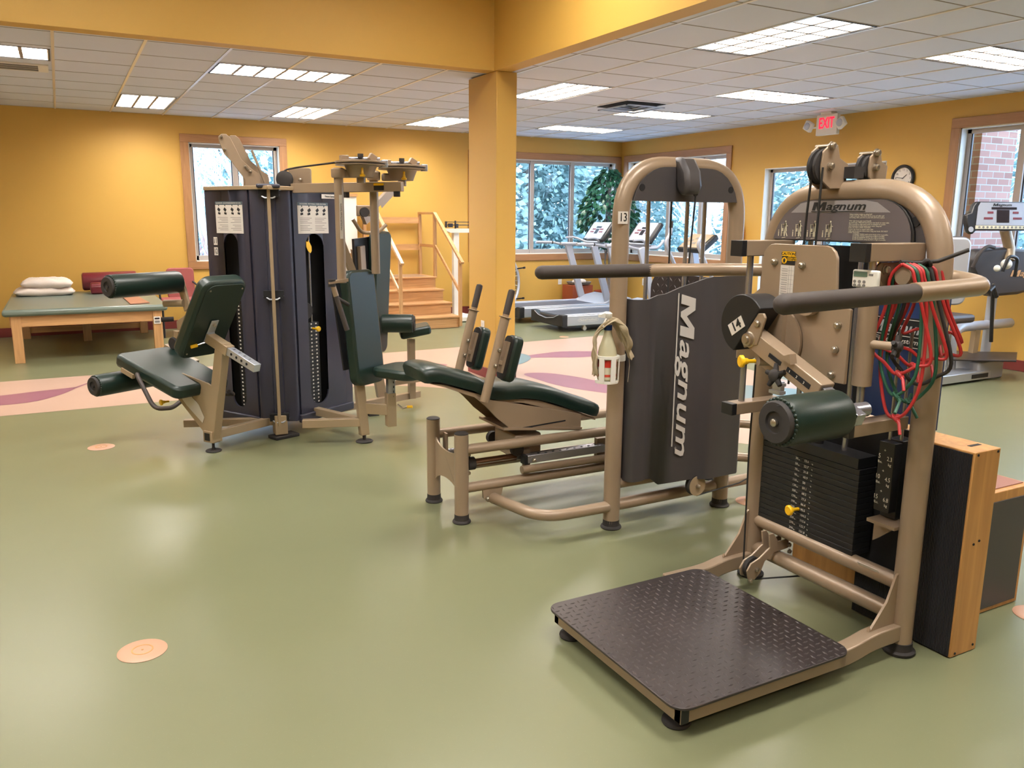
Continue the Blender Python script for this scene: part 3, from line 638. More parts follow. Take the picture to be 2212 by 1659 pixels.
put('caution_band', MB().box((CX-.0018,2.085,1.402),(.001,.058,.016)), 'yellow', ct)
text('caution_text', 'CAUTION!', .0135, (CX-.0026,2.085,1.402), -Y_, Z_, 'ink', ct, bold=.0003, ext=.0003)
text('warning_text', 'KEEP YOUR\nFINGERS AND\nHANDS AWAY', .0068, (CX-.0022,2.069,1.387), -Y_, Z_, 'yellow', ct, ext=.0003, align='CENTER')
hs = MB().lathe([(.0115,0),(.0115,.0005)], (CX-.0018,2.103,1.379), NX, 20); put('hand_symbol_ring', hs, 'yellow', ct)
put('hand_symbol', MB().sphere((CX-.0026,2.103,1.379),.0068,(.1,.8,1.1),10), 'ink', ct)
pl2 = put('setting_chart', MB().box((CX-.001,2.087,1.30),(.001,.062,.125)), 'paper', car)
ln = MB()
for i in range(14): ln.box((CX-.0017,2.098,1.35-i*.0078),(.0004,.026,.0016))
for y in (2.078,2.068): ln.box((CX-.0017,y,1.30),(.0004,.0006,.12))
for i in range(7): ln.box((CX-.0017,2.087,1.345-i*.0156),(.0004,.058,.0006))
put('chart_print', ln, 'grayink', pl2)
# sleeves on the rods
put('rod_sleeve', MB().cyl((GR[0][0],GR[0][1],.985),(GR[0][0],GR[0][1],1.25),.031), 'beige', car)
put('rod_sleeve', MB().cyl((GR[1][0],GR[1][1],.99),(GR[1][0],GR[1][1],1.20),.031), 'beige', car)
put('height_lock_boss', MB().cyl((2.28,1.77,1.125),(2.30,1.705,1.125),.014), 'beige', car); star_knob(car, (2.30,1.705,1.125), (.3,-1,0), .032)
put('half_round_stop', MB().prism([(.045*math.cos(R_(a)),.032*math.sin(R_(a))) for a in range(180,361,20)], (CX-.03,1.975,1.232), Y_, Z_, .03), 'beige', car)
# pivot disc behind the arm and the black numbered drum
put('indexing_disc', MB().lathe([(.118,0),(.118,.010)], (CX-.006,2.11,1.10), NX, 40), 'beige', car)
dr = MB(); dc = (2.148,1.158); rad = .104
do = [(dc[0]+rad*math.cos(R_(a)), dc[1]+rad*math.sin(R_(a))) for a in range(-95,166,10)][::1]
# flat cut faces the lower right in the picture: keep the arc on the left and top
do = [(dc[0]+rad*math.cos(R_(a)), dc[1]+rad*math.sin(R_(a))) for a in range(-72,153,9)]
drum = put('numbered_drum', MB().prism(do, (2.075,0,0), Y_, Z_, .11), 'black', m14, bev=.003)
U14 = V((0,-.83,.56)).normalized(); W14 = V((0,.56,.83)).normalized()
put('number_sticker', MB().prism([(-.037,-.021),(.037,-.021),(.037,.021),(-.037,.021)], (2.0735,2.170,1.150), U14, W14, .0012), 'paper', drum)
text('number_text', '14', .046, (2.0715,2.170,1.150), U14, W14, 'ink', drum, bold=.0008, sx=1.05)
bp_ = MB().prism([(0,0),(.062,.018),(.092,.115),(.082,.130),(.03,.125),(-.012,.02)], (2.09,2.135,1.075), V((0,-1,0)), Z_, .010)
put('drum_bracket', bp_, 'beige', drum, bev=.003)
bolts(drum, [(2.088,2.075,1.168),(2.088,2.115,1.10)], NX, .012, .014)
put('axle_block', MB().box2((2.18,2.06,1.06),(2.22,2.2,1.2)), 'beige', drum)
# swinging arm with roller
A0, A1 = V((2.115,2.118,1.112)), V((2.115,1.80,.975)); ad = (A1-A0).normalized()
arm = put('roller_arm', MB().bar(A0-ad*.02, A1, .064, .062, (1,0,0)), 'beige', m14, bev=.003)
put('pivot_collar', MB().lathe([(.028,-.01),(.028,.006),(.024,.008),(.022,.02),(.015,.021),(.013,.028)], (2.086,2.112,1.108), NX, 24), 'zinc', arm)
nrm = ad.cross(X_).normalized()
if nrm.z < 0: nrm = -nrm
put('scale_slot', MB().bar(A0+ad*.11+V((-.0325,0,0)), A0+ad*.17+V((-.0325,0,0)), .002, .014, nrm), 'void', arm)
put('setting_scale', MB().bar(A0+ad*.20+V((-.0325,0,0)), A0+ad*.31+V((-.0325,0,0)), .002, .017, nrm), 'void', arm)
for i, s in enumerate('123'): text('scale_number', s, .013, A0+ad*(.215+i*.034)+V((-.034,0,0)), ad, -X_.cross(ad)*-1, 'white', arm, ext=.0003)
put('gusset_lug', MB().prism([(0,0),(.05,0),(.03,.028)], A0+ad*.17+nrm*.03+V((-.02,0,0)), ad, nrm, .03), 'beige', arm)
star_knob(arm, A0+ad*.175-nrm*.045+V((-.03,0,0)), (-1,0,.2), .036); put('knob_stud', MB().cyl(A0+ad*.175-nrm*.03, A0+ad*.175-nrm*.055+V((-.02,0,0)), .006), 'chrome', arm)
put('telescoping_tube', MB().bar(A1-ad*.05, A1+ad*.155, .042, .042, (1,0,0)), 'chrome', arm, bev=.003)
text('scale_number', '4', .015, A1+ad*.018+V((-.0225,0,0)), ad, -X_.cross(ad)*-1, 'ink', arm, ext=.0003)
put('axle_tube', MB().cyl((2.06,1.716,.928),(2.21,1.716,.928),.024), 'chrome', arm)
roller(arm, (1.825,1.716,.928), (2.085,1.716,.928), .0765)
put('cap_bolt', MB().lathe([(.012,0),(.012,.008),(.006,.012)], (1.815,1.716,.928), NX, 12), 'zinc', arm)
pin(m14, (2.09,2.085,1.035), (-1,.35,0), .022, .055, 'yellow_pull_knob'); put('plunger_barrel', MB().cyl((2.10,2.08,1.035),(2.2,2.03,1.035),.016), 'beige', m14)
put('cable_clamp', MB().box((2.30,2.17,.905),(.02,.04,.05)).box((2.295,2.17,.89),(.03,.055,.012)).box((2.295,2.17,.92),(.03,.055,.012)), 'alu', m14)
# handle bars
def hb(path, gi, label=None):
    d0 = (V(path[1])-V(path[0])).normalized(); Lg = .60 if path[0][1] < 2 else .50; R0 = .029 if path[0][1] < 2 else .0255; P_ = fillet(path, .09, 8); P_ = [P_[0], P_[0]+d0*(Lg-.004), P_[0]+d0*(Lg-.003)]+P_[1:]; mb = MB().tube(P_, [.018,.018]+[R0]*(len(P_)-2), 20); o = put('handle_bar', mb, 'beige', m14)
    a, b = V(path[gi]), V(path[gi+1]); d = (b-a).normalized(); L = (b-a).length
    put('foam_grip', MB().lathe([(.002,-.022),(.014,-.018),(.021,-.006),(.0225,.004),(.0225,.70*L if gi < 2 else L)], a, d, 24) if False else MB().lathe([(.003,-.026),(.015,-.022),(.023,-.013),(.0262,0),(.0262,.60 if gi == 0 and path[0][1] < 2 else .50)], a, d, 24), 'foam', o)
hb([(1.525,1.44,1.317),(2.25,1.54,1.317),(2.545,1.575,1.319),(2.57,1.735,1.336),(2.35,1.735,1.345)], 0)
hb([(1.575,2.685,1.317),(2.09,2.645,1.317),(2.40,2.56,1.317),(2.53,2.47,1.317)], 0)
put('handle_bracket', MB().prism([(.0,0),(-.235,0),(-.25,-.012),(-.25,-.03),(-.19,-.115),(-.15,-.125),(0,-.125)], (FX+.03,1.80,1.385), X_, Z_, .010), 'beige', m14, bev=.002)
bolts(m14, [(2.335,1.79,1.362)], -Y_, .012)
# weight stack
stk = MB(); n = 15
for i in range(n): z = .282+i*.0225; stk.box2((2.505,1.945,z),(2.60,2.425,z+.0212))
ws = put('weight_stack', stk, 'black', m14, bev=.0015)
kg = ['131.8','122.7','113.6','104.5','95.5','86.4','77.3','68.2','59.1','50','40.9','31.8','22.7','13.6']; lb = ['290','270','250','230','210','190','170','150','130','110','90','70','50','30']
hl = MB()
for i in range(14):
    z = .2935+i*.0225; text('plate_number', lb[i], .0135, (2.5035,2.232,z+.001), -Y_, Z_, 'white', ws, ext=.0003, align='RIGHT'); text('plate_number', 'lbs.', .0065, (2.5035,2.230,z-.002), -Y_, Z_, 'white', ws, ext=.0003, align='LEFT')
    text('plate_number', kg[i], .0135, (2.5035,2.201,z+.001), -Y_, Z_, 'white', ws, ext=.0003, align='LEFT'); hl.cyl((2.5042,2.21,z),(2.506,2.21,z),.004,seg=10)
    text('plate_number', 'kg', .0065, (2.5035,2.163,z-.003), -Y_, Z_, 'white', ws, ext=.0003, align='LEFT')
put('pin_holes', hl, 'void', ws)
pin(m14, (2.505,2.212,.383), (-1,.12,0), .021, .05, 'weight_pin')
put('top_plate', MB().box2((2.50,1.95,.622),(2.6,2.42,.66)).cyl((2.55,2.18,.66),(2.55,2.18,.86),.02), 'black', m14)
for y in (2.06,2.30): put('stack_guide_rod', MB().cyl((2.555,y,.27),(2.555,y,1.44),.010), 'chrome', m14)
put('stack_guard', MB().box2((2.612,1.80,.20),(2.624,2.42,.78)), 'void', m14); put('stack_guard', MB().box2((2.70,2.125,.78),(2.712,2.40,1.42)), 'void', m14)
ao = put('add_on_weights', MB().box2((2.49,1.80,.50),(2.53,1.862,.755)).box2((2.53,1.80,.47),(2.60,1.862,.76)), 'black', m14, bev=.002)
for i, (a, b) in enumerate((('5','2.3'),('10','4.5'),('15','6.8'))):
    z = .700-i*.075
    text('plate_number', '+', .016, (2.4885,1.836,z+.024), -Y_, Z_, 'white', ao, ext=.0003)
    text('plate_number', a, .024, (2.4885,1.856,z), -Y_, Z_, 'white', ao, ext=.0003, align='CENTER', sx=.8); text('plate_number', 'lbs.', .014, (2.4885,1.852,z-.02), -Y_, Z_, 'white', ao, ext=.0003, align='CENTER')
    text('plate_number', b, .022, (2.4885,1.815,z-.004), -Y_, Z_, 'white', ao, ext=.0003, align='CENTER', sx=.8); text('plate_number', 'kg', .014, (2.4885,1.813,z-.024), -Y_, Z_, 'white', ao, ext=.0003, align='CENTER')
for x_, y in ((2.52,1.845),(2.54,1.815)): put('add_on_rod', MB().cyl((x_,y,.75),(x_,y,1.15),.006), 'chrome', m14)
put('add_on_shelf', MB().box2((2.47,1.755,.455),(2.56,1.87,.467)).prism([(0,0),(-.10,0),(-.02,-.07),(0,-.085)], (2.52,1.875,.455), -Y_*-1, Z_, .01), 'beige', m14)
# pulleys and cables
def pulley_house(name, x0, yc, zc, w2, sc=1):
    o = MB()
    side = [(-.09,-.05),(-.085,-.075),(-.01,-.078),(.035,-.05),(.042,0),(.035,.05),(.0,.078),(-.035,.075),(-.05,.03),(-.095,.01)]
    side = [(-p[0]*sc,p[1]*sc) for p in side]
    for s in (-1,1): o.prism(side, (x0,yc+s*w2+(.004),zc), X_, Z_, .008)
    p = put(name, o, 'beige', m14, bev=.002)
    q = MB()
    for s in (-.5,.5): q.lathe([(.05*sc,-.006),(.062*sc,-.006),(.056*sc,0),(.062*sc,.006),(.05*sc,.006)], (x0,yc+s*w2,zc), Y_, 28)
    put('pulley_wheel', q, 'rubber', p); q = MB()
    for (dx, dz) in ((0,0),(-.0,.07*sc)): q.cyl((x0+dx,yc-w2-.012,zc+dz),(x0+dx,yc+w2+.012,zc+dz),.007); bolt(q,(x0+dx,yc-w2-.004,zc+dz),-Y_,.012,.012)
    put('axle_bolts', q, 'zinc', p); return p
pulley_house('pulley_housing', 2.42, 2.15, 1.705, .026)
pulley_house('pulley_housing', 2.60, 2.105, 1.705, .026, .72)
put('strap', MB().box((2.52,2.10,1.685),(.05,.05,.04)), 'rubber', m14)
put('cable', MB().tube([(2.385,2.165,1.70),(2.385,2.175,1.55),(2.40,2.20,1.2),(2.41,2.225,.9)],.0042,8).tube([(2.385,2.12,1.70),(2.385,2.125,1.45),(2.395,2.14,1.15),(2.40,2.17,.9)],.0042,8), 'ink', m14)
put('cable', MB().tube([(2.40,2.392,.95),(2.385,2.382,.60),(2.375,2.36,.085)],.0036,8).tube([(2.40,2.32,.06),(2.60,2.22,.075)],.0036,8), 'ink', m14)
ph = MB(); s_ = [(.0,.13),(-.03,.17),(-.055,.17),(-.045,.11),(-.10,.075),(-.145,.06),(-.165,.03),(-.155,-.005),(-.12,-.015),(-.09,.01),(-.07,.055),(-.02,.085),(.06,.09),(.06,.13)]
for y in (2.305,2.345): ph.prism(s_, (FX-.02,y,.085), X_, Z_, .008)
lp = put('low_pulley_bracket', ph, 'beige', m14, bev=.002); put('pulley_wheel', MB().lathe([(.03,-.009),(.046,-.009),(.04,0),(.046,.009),(.03,.009)], (2.385,2.32,.115), Y_, 28), 'rubber', lp)
bolts(lp, [(x_,2.297,z) for x_, z in ((2.385,.115),(2.355,.072),(2.56,.19),(2.565,.16))], -Y_, .008, .008)
# blue advertising panel fixed behind the frame
bn = put('banner_panel', MB().prism([(2.12,.78),(2.12,1.30),(2.085,1.40),(1.96,1.40),(1.80,1.30),(1.80,.78)][::-1], (2.70,0,0), Y_, Z_, .012), 'blue', m14)
put('banner_band', MB().box((2.698,1.985,1.115),(.002,.27,.11)), 'black', bn)
logo('banner_text', .044, (2.6955,1.985,1.132), -Y_, Z_, mat('banner_print',(170,172,176),.4), bn, .25); text('banner_text', 'Fitness Systems', .027, (2.6955,1.985,1.083), -Y_, Z_, 'paper', bn, shear=.1, sx=1.15)
for z in (1.163,1.101,1.063): put('banner_line', MB().box((2.6965,1.985,z),(.001,.27,.0025)), 'paper', bn)
text('banner_text', 'Magnum', .05, (2.6975,2.02,1.345), V((0,-1,-.9)), V((0,-.9,1)), mat('banner_blue_print',(120,150,210),.4), bn, shear=.3)
# loose things on machine 14
t = thing('interval_timer', 'white digital timer clipped to the chrome rod of the hip machine', 'timer', (2.25,1.795,1.33))
put('case', MB().box((2.250,1.790,1.335),(.014,.098,.056)), 'white', t, bev=.005); put('display', MB().box((2.242,1.807,1.349),(.002,.05,.016)), 'lcd', t)
q = MB()
for i in range(3):
    for j in range(2): q.cyl((2.241,1.827-i*.018,1.325-j*.012),(2.243,1.827-i*.018,1.325-j*.012),.0052,seg=12)
put('button', q, 'grayink', t); put('start_button', MB().box((2.242,1.767,1.349),(.002,.014,.006)), 'grayink', t)
BN = 'rubber exercise bands looped over the handle bar'
def band(col, cx, label, drop, wob=0, w2=.035, knot=True, sd=1, r=.0055, top=None, tl=0):
    rnd = random.Random(sd); x = cx; yc = 1.74 if cx < 2.40 else 1.745; zt = 1.38; lo = 1.33-drop; y0b, y1b = 0, 0
    yc -= .005; w2 += .012
    path = [(x,yc+.0,zt+.002),(x+.002,yc-.034,zt-.014),(x+.006,yc-.046,1.33),(x+.014+w2*.3,yc-.055-w2*.4,1.23),(x+.02+w2*.6+wob,yc-.06-w2,1.22-drop*.45),(x+.012+w2*.3+wob,yc-.045-w2*.5,lo+.03),(x+wob,yc-.02,lo),(x-.012-w2*.3+wob*.6,yc+.012,lo+.035),(x-.02-w2*.5,yc+.04+w2*.35,1.22-drop*.35),(x-.010,yc+.040,1.24),(x-.004,yc+.036,1.34),(x-.002,yc+.0,zt+.002)]
    P3 = []; 
    for i in range(len(path)-1):
        p0, p1, p2, p3 = [V(path[max(0,min(len(path)-1,i+k-1))]) for k in range(4)]
        for k in range(6):
            t_ = k/6; P3.append(.5*((2*p1)+(-p0+p2)*t_+(2*p0-5*p1+4*p2-p3)*t_*t_+(-p0+3*p1-3*p2+p3)*t_**3))
    P3.append(V(path[-1])); t = thing('exercise_band', label, 'exercise band', (x,yc,zt), 0, BN)
    put('loop', MB().tube(P3, r, 10), col, t)
    if knot:
        k0 = V((x+wob,yc-.03,lo)); mb = MB()
        for j in range(3): a = rnd.uniform(0,6); mb.tube([k0+V((math.cos(a+q_)*.009,math.sin(q_*1.1+a)*.011,math.sin(a+q_)*.009)) for q_ in [i*.6 for i in range(9)]], r*.95, 8)
        mb.tube([k0, k0+V((-.01,-.02,-.012)), k0+V((-.02+tl,-.035,-.045))], r*.95, 8); mb.tube([k0, k0+V((.02,.02,-.006)), k0+V((.05,.03,-.002+tl))], r*.95, 8)
        put('knot', mb, col, t)
    return t
band('red', 2.345, 'red band furthest left on the bar, first in the hanging bunch', .30, .0, .03, True, 1)
band('green', 2.362, 'left green band with one knotted tail pointing down to the left', .37, -.02, .0, True, 2, tl=-.03)
band('red', 2.378, 'longest red band, reaching lowest with a knot at its tip', .445, -.03, .01, True, 3)
band('red', 2.400, 'red band in the middle of the bunch, second widest loop', .28, .02, .035, True, 4)
band('green', 2.418, 'right green band, knotted low in front of the tan upright', .40, -.005, .015, True, 5, tl=.02)
blk = band('rubber', 2.442, 'black band knotted on top of the bar with a stiff end sticking up', .345, .02, .028, False, 6, r=.0062)
band('red', 2.462, 'red band just right of the black band with a wide open loop', .27, .03, .035, True, 7)
band('red', 2.492, 'short red band furthest right on the bar', .20, .03, .02, True, 8)
put('tail', MB().tube([(2.36,1.755,1.388),(2.42,1.735,1.385),(2.455,1.69,1.392),(2.50,1.62,1.43)],.0065,10).tube([V((2.435,1.715,1.386))+V((math.cos(a)*.012,math.sin(a)*.012,math.sin(a*2)*.008)) for a in [i*.5 for i in range(14)]],.0065,8), 'rubber', blk)
# plyometric boxes behind it
def plyo(loc, dims, label, ribs, seedz=0):
    t = thing('plyometric_box', label, 'box', loc); x, y, z = loc; dx, dy, dz = dims
    put('timber_shell', MB().box2((x,y,z+.002),(x+dx,y+dy,z+dz)), 'pine', t, bev=.003)
    return t
t = plyo((2.637,1.605,0), (.145,.42,.755), 'tall pine box with ribbed black rubber faces standing on end right of the hip machine', True)
put('ribbed_face', MB().box2((2.631,1.612,.006),(2.6375,2.02,.748)), 'ribbed', t)
put('ribbed_face', MB().box2((2.781,1.612,.006),(2.788,2.02,.748)), 'ribbed', t)
put('hand_slot', MB().box2((2.70,1.66,.754),(2.76,1.675,.756)), 'void', t); q = MB()
for x, z in ((2.655,.745),(2.765,.745),(2.69,.42),(2.72,.428),(2.66,.015),(2.76,.025)): q.cyl((x,1.6045,z),(x,1.602,z),.0045,seg=10)
put('screw_hole', q, 'void', t)
put('rope_handle', MB().tube(fillet([(2.66,1.80,.752),(2.66,1.80,.785),(2.665,1.84,.79),(2.665,1.85,.752)],.02,4),.004,8), 'cream', t)
t = plyo((2.83,1.765,0), (.47,.75,.50), 'low pine box with dark panels and carpeted top behind the tall one', False)
put('dark_panel', MB().box2((2.845,1.760,.022),(3.275,1.766,.462)), 'shroud', t); put('carpet_top', MB().box2((2.85,1.79,.498),(3.28,2.49,.504)), mat('worn_carpet',(150,108,96),.9,bump=.5,bscale=300), t)
# ---------------------------------------------------------------- machine 13: leg press
m13 = thing('leg_press_machine', 'tan leg press numbered 13 with long green bench and tall charcoal shield', 'exercise machine', (2.45,3.5,0))
FY = 3.2; U0, U1 = 2.30, 3.012
a = fillet([(U0,FY,0),(U0,FY,1.765),(U1,FY,1.765),(U1,FY,0)], [.25,.25], 12); a[0] = V((U0,FY,.03)); a[-1] = V((U1,FY,.03))
put('arch_frame', MB().tube(a, .041, 24), 'beige', m13)
def foot(x, y, r=.04, p=None): return put('rubber_foot', MB().lathe([(r*1.25,0),(r*1.32,.005),(r*1.25,.012),(r*1.08,.016),(r*1.03,.03),(r*1.03,.045)], (x,y,0), Z_), 'rubber', p or m13)
foot(U0,FY); foot(U1,FY)
dm = [(U0+.035,1.60),(U1-.035,1.60)]+[(U1-.035-.2+.2*math.cos(R_(t_)),1.56+.2*math.sin(R_(t_))) for t_ in range(12,91,13)]+[(U0+.235-.2*math.cos(R_(t_)),1.56+.2*math.sin(R_(t_))) for t_ in range(90,11,-13)]
hd = put('top_shroud', MB().prism(dm, (0,FY+.035,0), X_, Z_, .075), 'shroud', m13, bev=.012)
put('pulley_hood', MB().prism([(-.04,1.805),(-.075,1.795),(-.115,1.74),(-.13,1.67),(-.115,1.63),(-.07,1.625),(-.04,1.66),(-.03,1.73),(.03,1.76),(.04,1.80)], (2.578,FY,0), Y_, Z_, .095), 'shroud', m13, bev=.02)
for x in (U0+.085,U1-.085): put('screw_hole', MB().cyl((x,FY-.042,1.66),(x,FY-.0385,1.66),.016), 'void', hd)
put('cable_slot', MB().prism(rrect(.03,.045,.014,4), (2.65,FY-.132+.03,1.645), X_, Z_, .002), 'void', hd)
# fluted shield
st = [(2.345,3.185,1.143),(2.352,3.14,1.143),(2.375,3.125,1.143),(2.425,3.125,1.143),(2.455,3.14,1.148),(2.485,3.135,1.16),(2.51,3.105,1.168),(2.59,3.10,1.196),(2.68,3.098,1.218),(2.745,3.095,1.236),(2.768,3.068,1.245),(2.80,3.064,1.245),(2.99,3.068,1.245),(3.012,3.085,1.245),(3.02,3.15,1.243)]
sh = MB(); vs = []
for x, y, zt in st:
    zb = .245 if x < 2.5 else .22
    vs.append([V((x,y,zb)),V((x,y,zt)),V((x,y+.012,zt)),V((x,y+.012,zb))])
for i in range(len(vs)-1):
    A_, B_ = vs[i], vs[i+1]; b = [sh.bm.verts.new(v) for v in A_+B_]
    for f in ((0,4,5,1),(1,5,6,2),(2,6,7,3),(3,7,4,0)): sh.bm.faces.new([b[k] for k in f])
bmesh.ops.remove_doubles(sh.bm, verts=sh.bm.verts[:], dist=1e-5)
shp = put('weight_shield', sh, 'shroud', m13, ang=60)
logo('brand_text', .088, (2.637,3.0925,.765), -Z_, X_, mat('silver_print',(196,190,184),.35), shp, .80, ext=.0015)
put('logo_line', MB().box((2.578,3.096,.79),(.006,.003,.76)), mat('silver_line',(196,190,184),.35), shp)
put('registered_mark', MB().lathe([(.007,0),(.007,.001)], (2.60,3.095,.40), -Y_, 16), 'grayink', shp)
for x in (2.565,2.81,2.925): put('guide_rod', MB().cyl((x,3.34,.3),(x,3.34,1.65),.0105), 'chrome', m13)
put('cable', MB().tube([(2.675,3.30,1.66),(2.675,3.30,1.0)],.0042,8).tube([(2.655,3.10,1.64),(2.66,3.14,1.2)],.0042,8), 'ink', m13)
wsk = MB()
for i in range(14): wsk.box2((2.44,3.24,.28+i*.024),(2.96,3.44,.302+i*.024))
put('weight_stack', wsk, 'black', m13)
put('cross_tube', MB().cyl((U0,FY,.228),(U1,FY,.228),.028), 'beige', m13); put('cross_tube', MB().cyl((U0,FY,.115),(3.60,FY+.03,.112),.030), 'beige', m13)
pw_ = put('pulley_wheel', MB().lathe([(.052,-.03),(.058,-.024),(.046,-.015),(.058,-.006),(.052,.0)], (2.755,3.125,.185), Y_, 28), 'rubber', m13); put('pulley_cover', MB().lathe([(.052,0),(.052,.004)], (2.755,3.094,.18), -Y_, 28), 'beige2', pw_)
bolts(pw_, [(2.755,3.09,.18)], -Y_, .009)
put('cable', MB().tube([(2.76,3.10,.125),(3.05,3.10,.15),(3.6,3.25,.2)],.0035,6), 'ink', m13)
put('number_sticker', MB().prism([(-.033,-.028),(.022,-.028),(.022,.028),(-.033,.028)], (2.285,FY-.043,1.522), V((1,.0,0)), Z_, .001), 'paper', m13)
text('number_text', '13', .055, (2.281,FY-.0445,1.522), X_, Z_, 'ink', m13, bold=.0004, sx=.85)
# base posts and rails
for y in (3.605,3.962):
    put('end_post', MB().cyl((1.665,y,.03),(1.665,y,.462),.036), 'beige', m13); foot(1.665,y,.036)
    put('post_cap', MB().lathe([(.0355,0),(.0355,.004),(.028,.009)], (1.665,y,.462), Z_), 'rubber', m13)
    put('slide_rail', MB().cyl((1.69,y,.378),(3.0,y,.372),.026), 'beige', m13); put('lower_rail', MB().cyl((1.69,y,.178),(3.0,y,.172),.026), 'beige', m13)
    put('chrome_slide', MB().cyl((1.70,y+(.05 if y < 3.8 else -.05),.285),(3.0,y+(.05 if y < 3.8 else -.05),.283),.016), 'chrome', m13)
    put('slide_bracket', MB().prism([(-.02,-.11),(.02,-.11),(.028,-.09),(.028,.09),(.02,.11),(-.02,.11)], (1.71,y+(.05 if y < 3.8 else -.05),.28), Y_, Z_, .01), 'beige', m13)
put('end_plate', MB().prism([(3.64,.345)]+[(3.78+.145*math.cos(R_(t_)),.385+.055*math.sin(R_(t_))) for t_ in range(195,346,15)]+[(3.93,.345),(3.93,.14)]+[(3.78+.145*math.cos(R_(t_)),.13+.055*math.sin(R_(t_))) for t_ in range(15,166,15)]+[(3.64,.14)], (1.66,0,0), Y_, Z_, .008), 'beige', m13)
bolts(m13, [(1.724,3.66,.33),(1.724,3.66,.235)], X_, .010)
put('rubber_bumper', MB().cyl((1.72,3.66,.285),(1.76,3.66,.285),.034), 'rubber', m13)
put('copper_sleeve', MB().cyl((1.76,3.66,.285),(2.0,3.66,.285),.021), mat('copper_brown',(120,88,66),.3,metal=.7), m13)
put('adjuster_tube', MB().box2((2.03,3.585,.262),(2.52,3.625,.305)), 'chrome', m13, bev=.003)
put('adjuster_plug', MB().box2((2.015,3.583,.26),(2.035,3.627,.307)), 'black', m13); bolts(m13, [(2.07,3.583,.28)], -Y_, .010)
put('adjuster_bracket', MB().box2((2.035,3.63,.17),(2.075,3.645,.325)), 'beige', m13); put('adjuster_bracket', MB().box2((2.50,3.63,.17),(2.56,3.66,.33)), 'beige', m13)
q = MB()
for i in range(9): q.cyl((2.11+i*.045,3.605,.3052),(2.11+i*.045,3.605,.3062),.007,seg=10)
put('adjuster_holes', q, 'void', m13)
put('side_tube', MB().cyl((2.0,3.585,.235),(2.95,3.585,.225),.021), 'beige', m13)
put('cranked_tube', MB().tube(fillet([(1.825,3.57,.115),(1.905,3.20,.115),(U0,FY-.005,.115)], .14, 10), .028, 18), 'beige', m13)
put('tube_flange', MB().prism([(-.06,.0),(-.055,-.06),(-.03,-.085),(.03,-.085),(.05,-.05),(.06,0)], (1.835,3.60,.175), X_, Z_, .012), 'beige', m13); bolts(m13, [(1.80,3.585,.11)], -Y_, .010)
# carriage and bench
sp = [(1.76,.632),(2.40,.478),(2.40,.385),(2.0,.432),(1.955,.452),(1.88,.515),(1.82,.58)]
for y in (3.655,3.915): put('carriage_side_plate', MB().prism(sp, (0,y,0), X_, Z_, .008), 'beige', m13, bev=.002)
put('carriage_floor', MB().bar((1.92,3.78,.45),(2.4,3.78,.40),.29,.012), 'beige', m13)
put('carriage_slot', MB().bar((2.03,3.6465,.44),(2.30,3.6465,.452),.002,.007), 'void', m13)
put('carriage_hanger', MB().box2((2.0,3.66,.27),(2.16,3.90,.40)), 'beige', m13, bev=.01)
for y in (3.64,3.92): put('carriage_roller', MB().cyl((2.0,y-.015,.33),(2.0,y+.015,.33),.034), 'rubber', m13)
top = [(1.475,.79),(1.53,.802),(1.60,.792),(1.70,.758),(1.79,.728),(1.86,.686),(1.95,.672),(2.04,.672),(2.14,.655),(2.25,.622),(2.40,.562),(2.53,.515)]
P3 = curve([(x,z) for x, z in top], 3); bn_ = MB(); rows = []
for i, (x, z) in enumerate(P3):
    x2, z2 = P3[min(i+1,len(P3)-1)]; x1, z1 = P3[max(i-1,0)]; n_ = V((-(z2-z1),0,x2-x1)).normalized(); hw = .142-.012*(1 if i in (0,len(P3)-1) else 0); th = .072
    prof = [(-hw,-th),(-hw-.006,-th*.6),(-hw,-.016),(-hw+.02,0),(0,.006),(hw-.02,0),(hw,-.016),(hw+.006,-th*.6),(hw,-th)]
    if i in (0, len(P3)-1): prof = [(a_, b_*.85-.006) for a_, b_ in prof]
    rows.append([bn_.bm.verts.new(V((x,3.785+a_,z))+n_*b_) for a_, b_ in prof])
for i in range(len(rows)-1):
    for k in range(9): bn_.bm.faces.new((rows[i][k], rows[i][(k+1)%9], rows[i+1][(k+1)%9], rows[i+1][k]))
bn_.bm.faces.new(rows[0][::-1]); bn_.bm.faces.new(rows[-1]); put('bench_pad', bn_, 'vinyl', m13, ang=55)
bd = [(1.50,.727),(1.60,.708),(1.79,.642),(1.86,.606),(2.04,.592),(2.14,.575),(2.40,.482),(2.50,.442),(2.50,.430),(2.04,.575),(1.86,.590),(1.60,.695)]
put('bench_board', MB().prism(bd, (0,3.915,0), X_, Z_, .26), 'beige', m13)
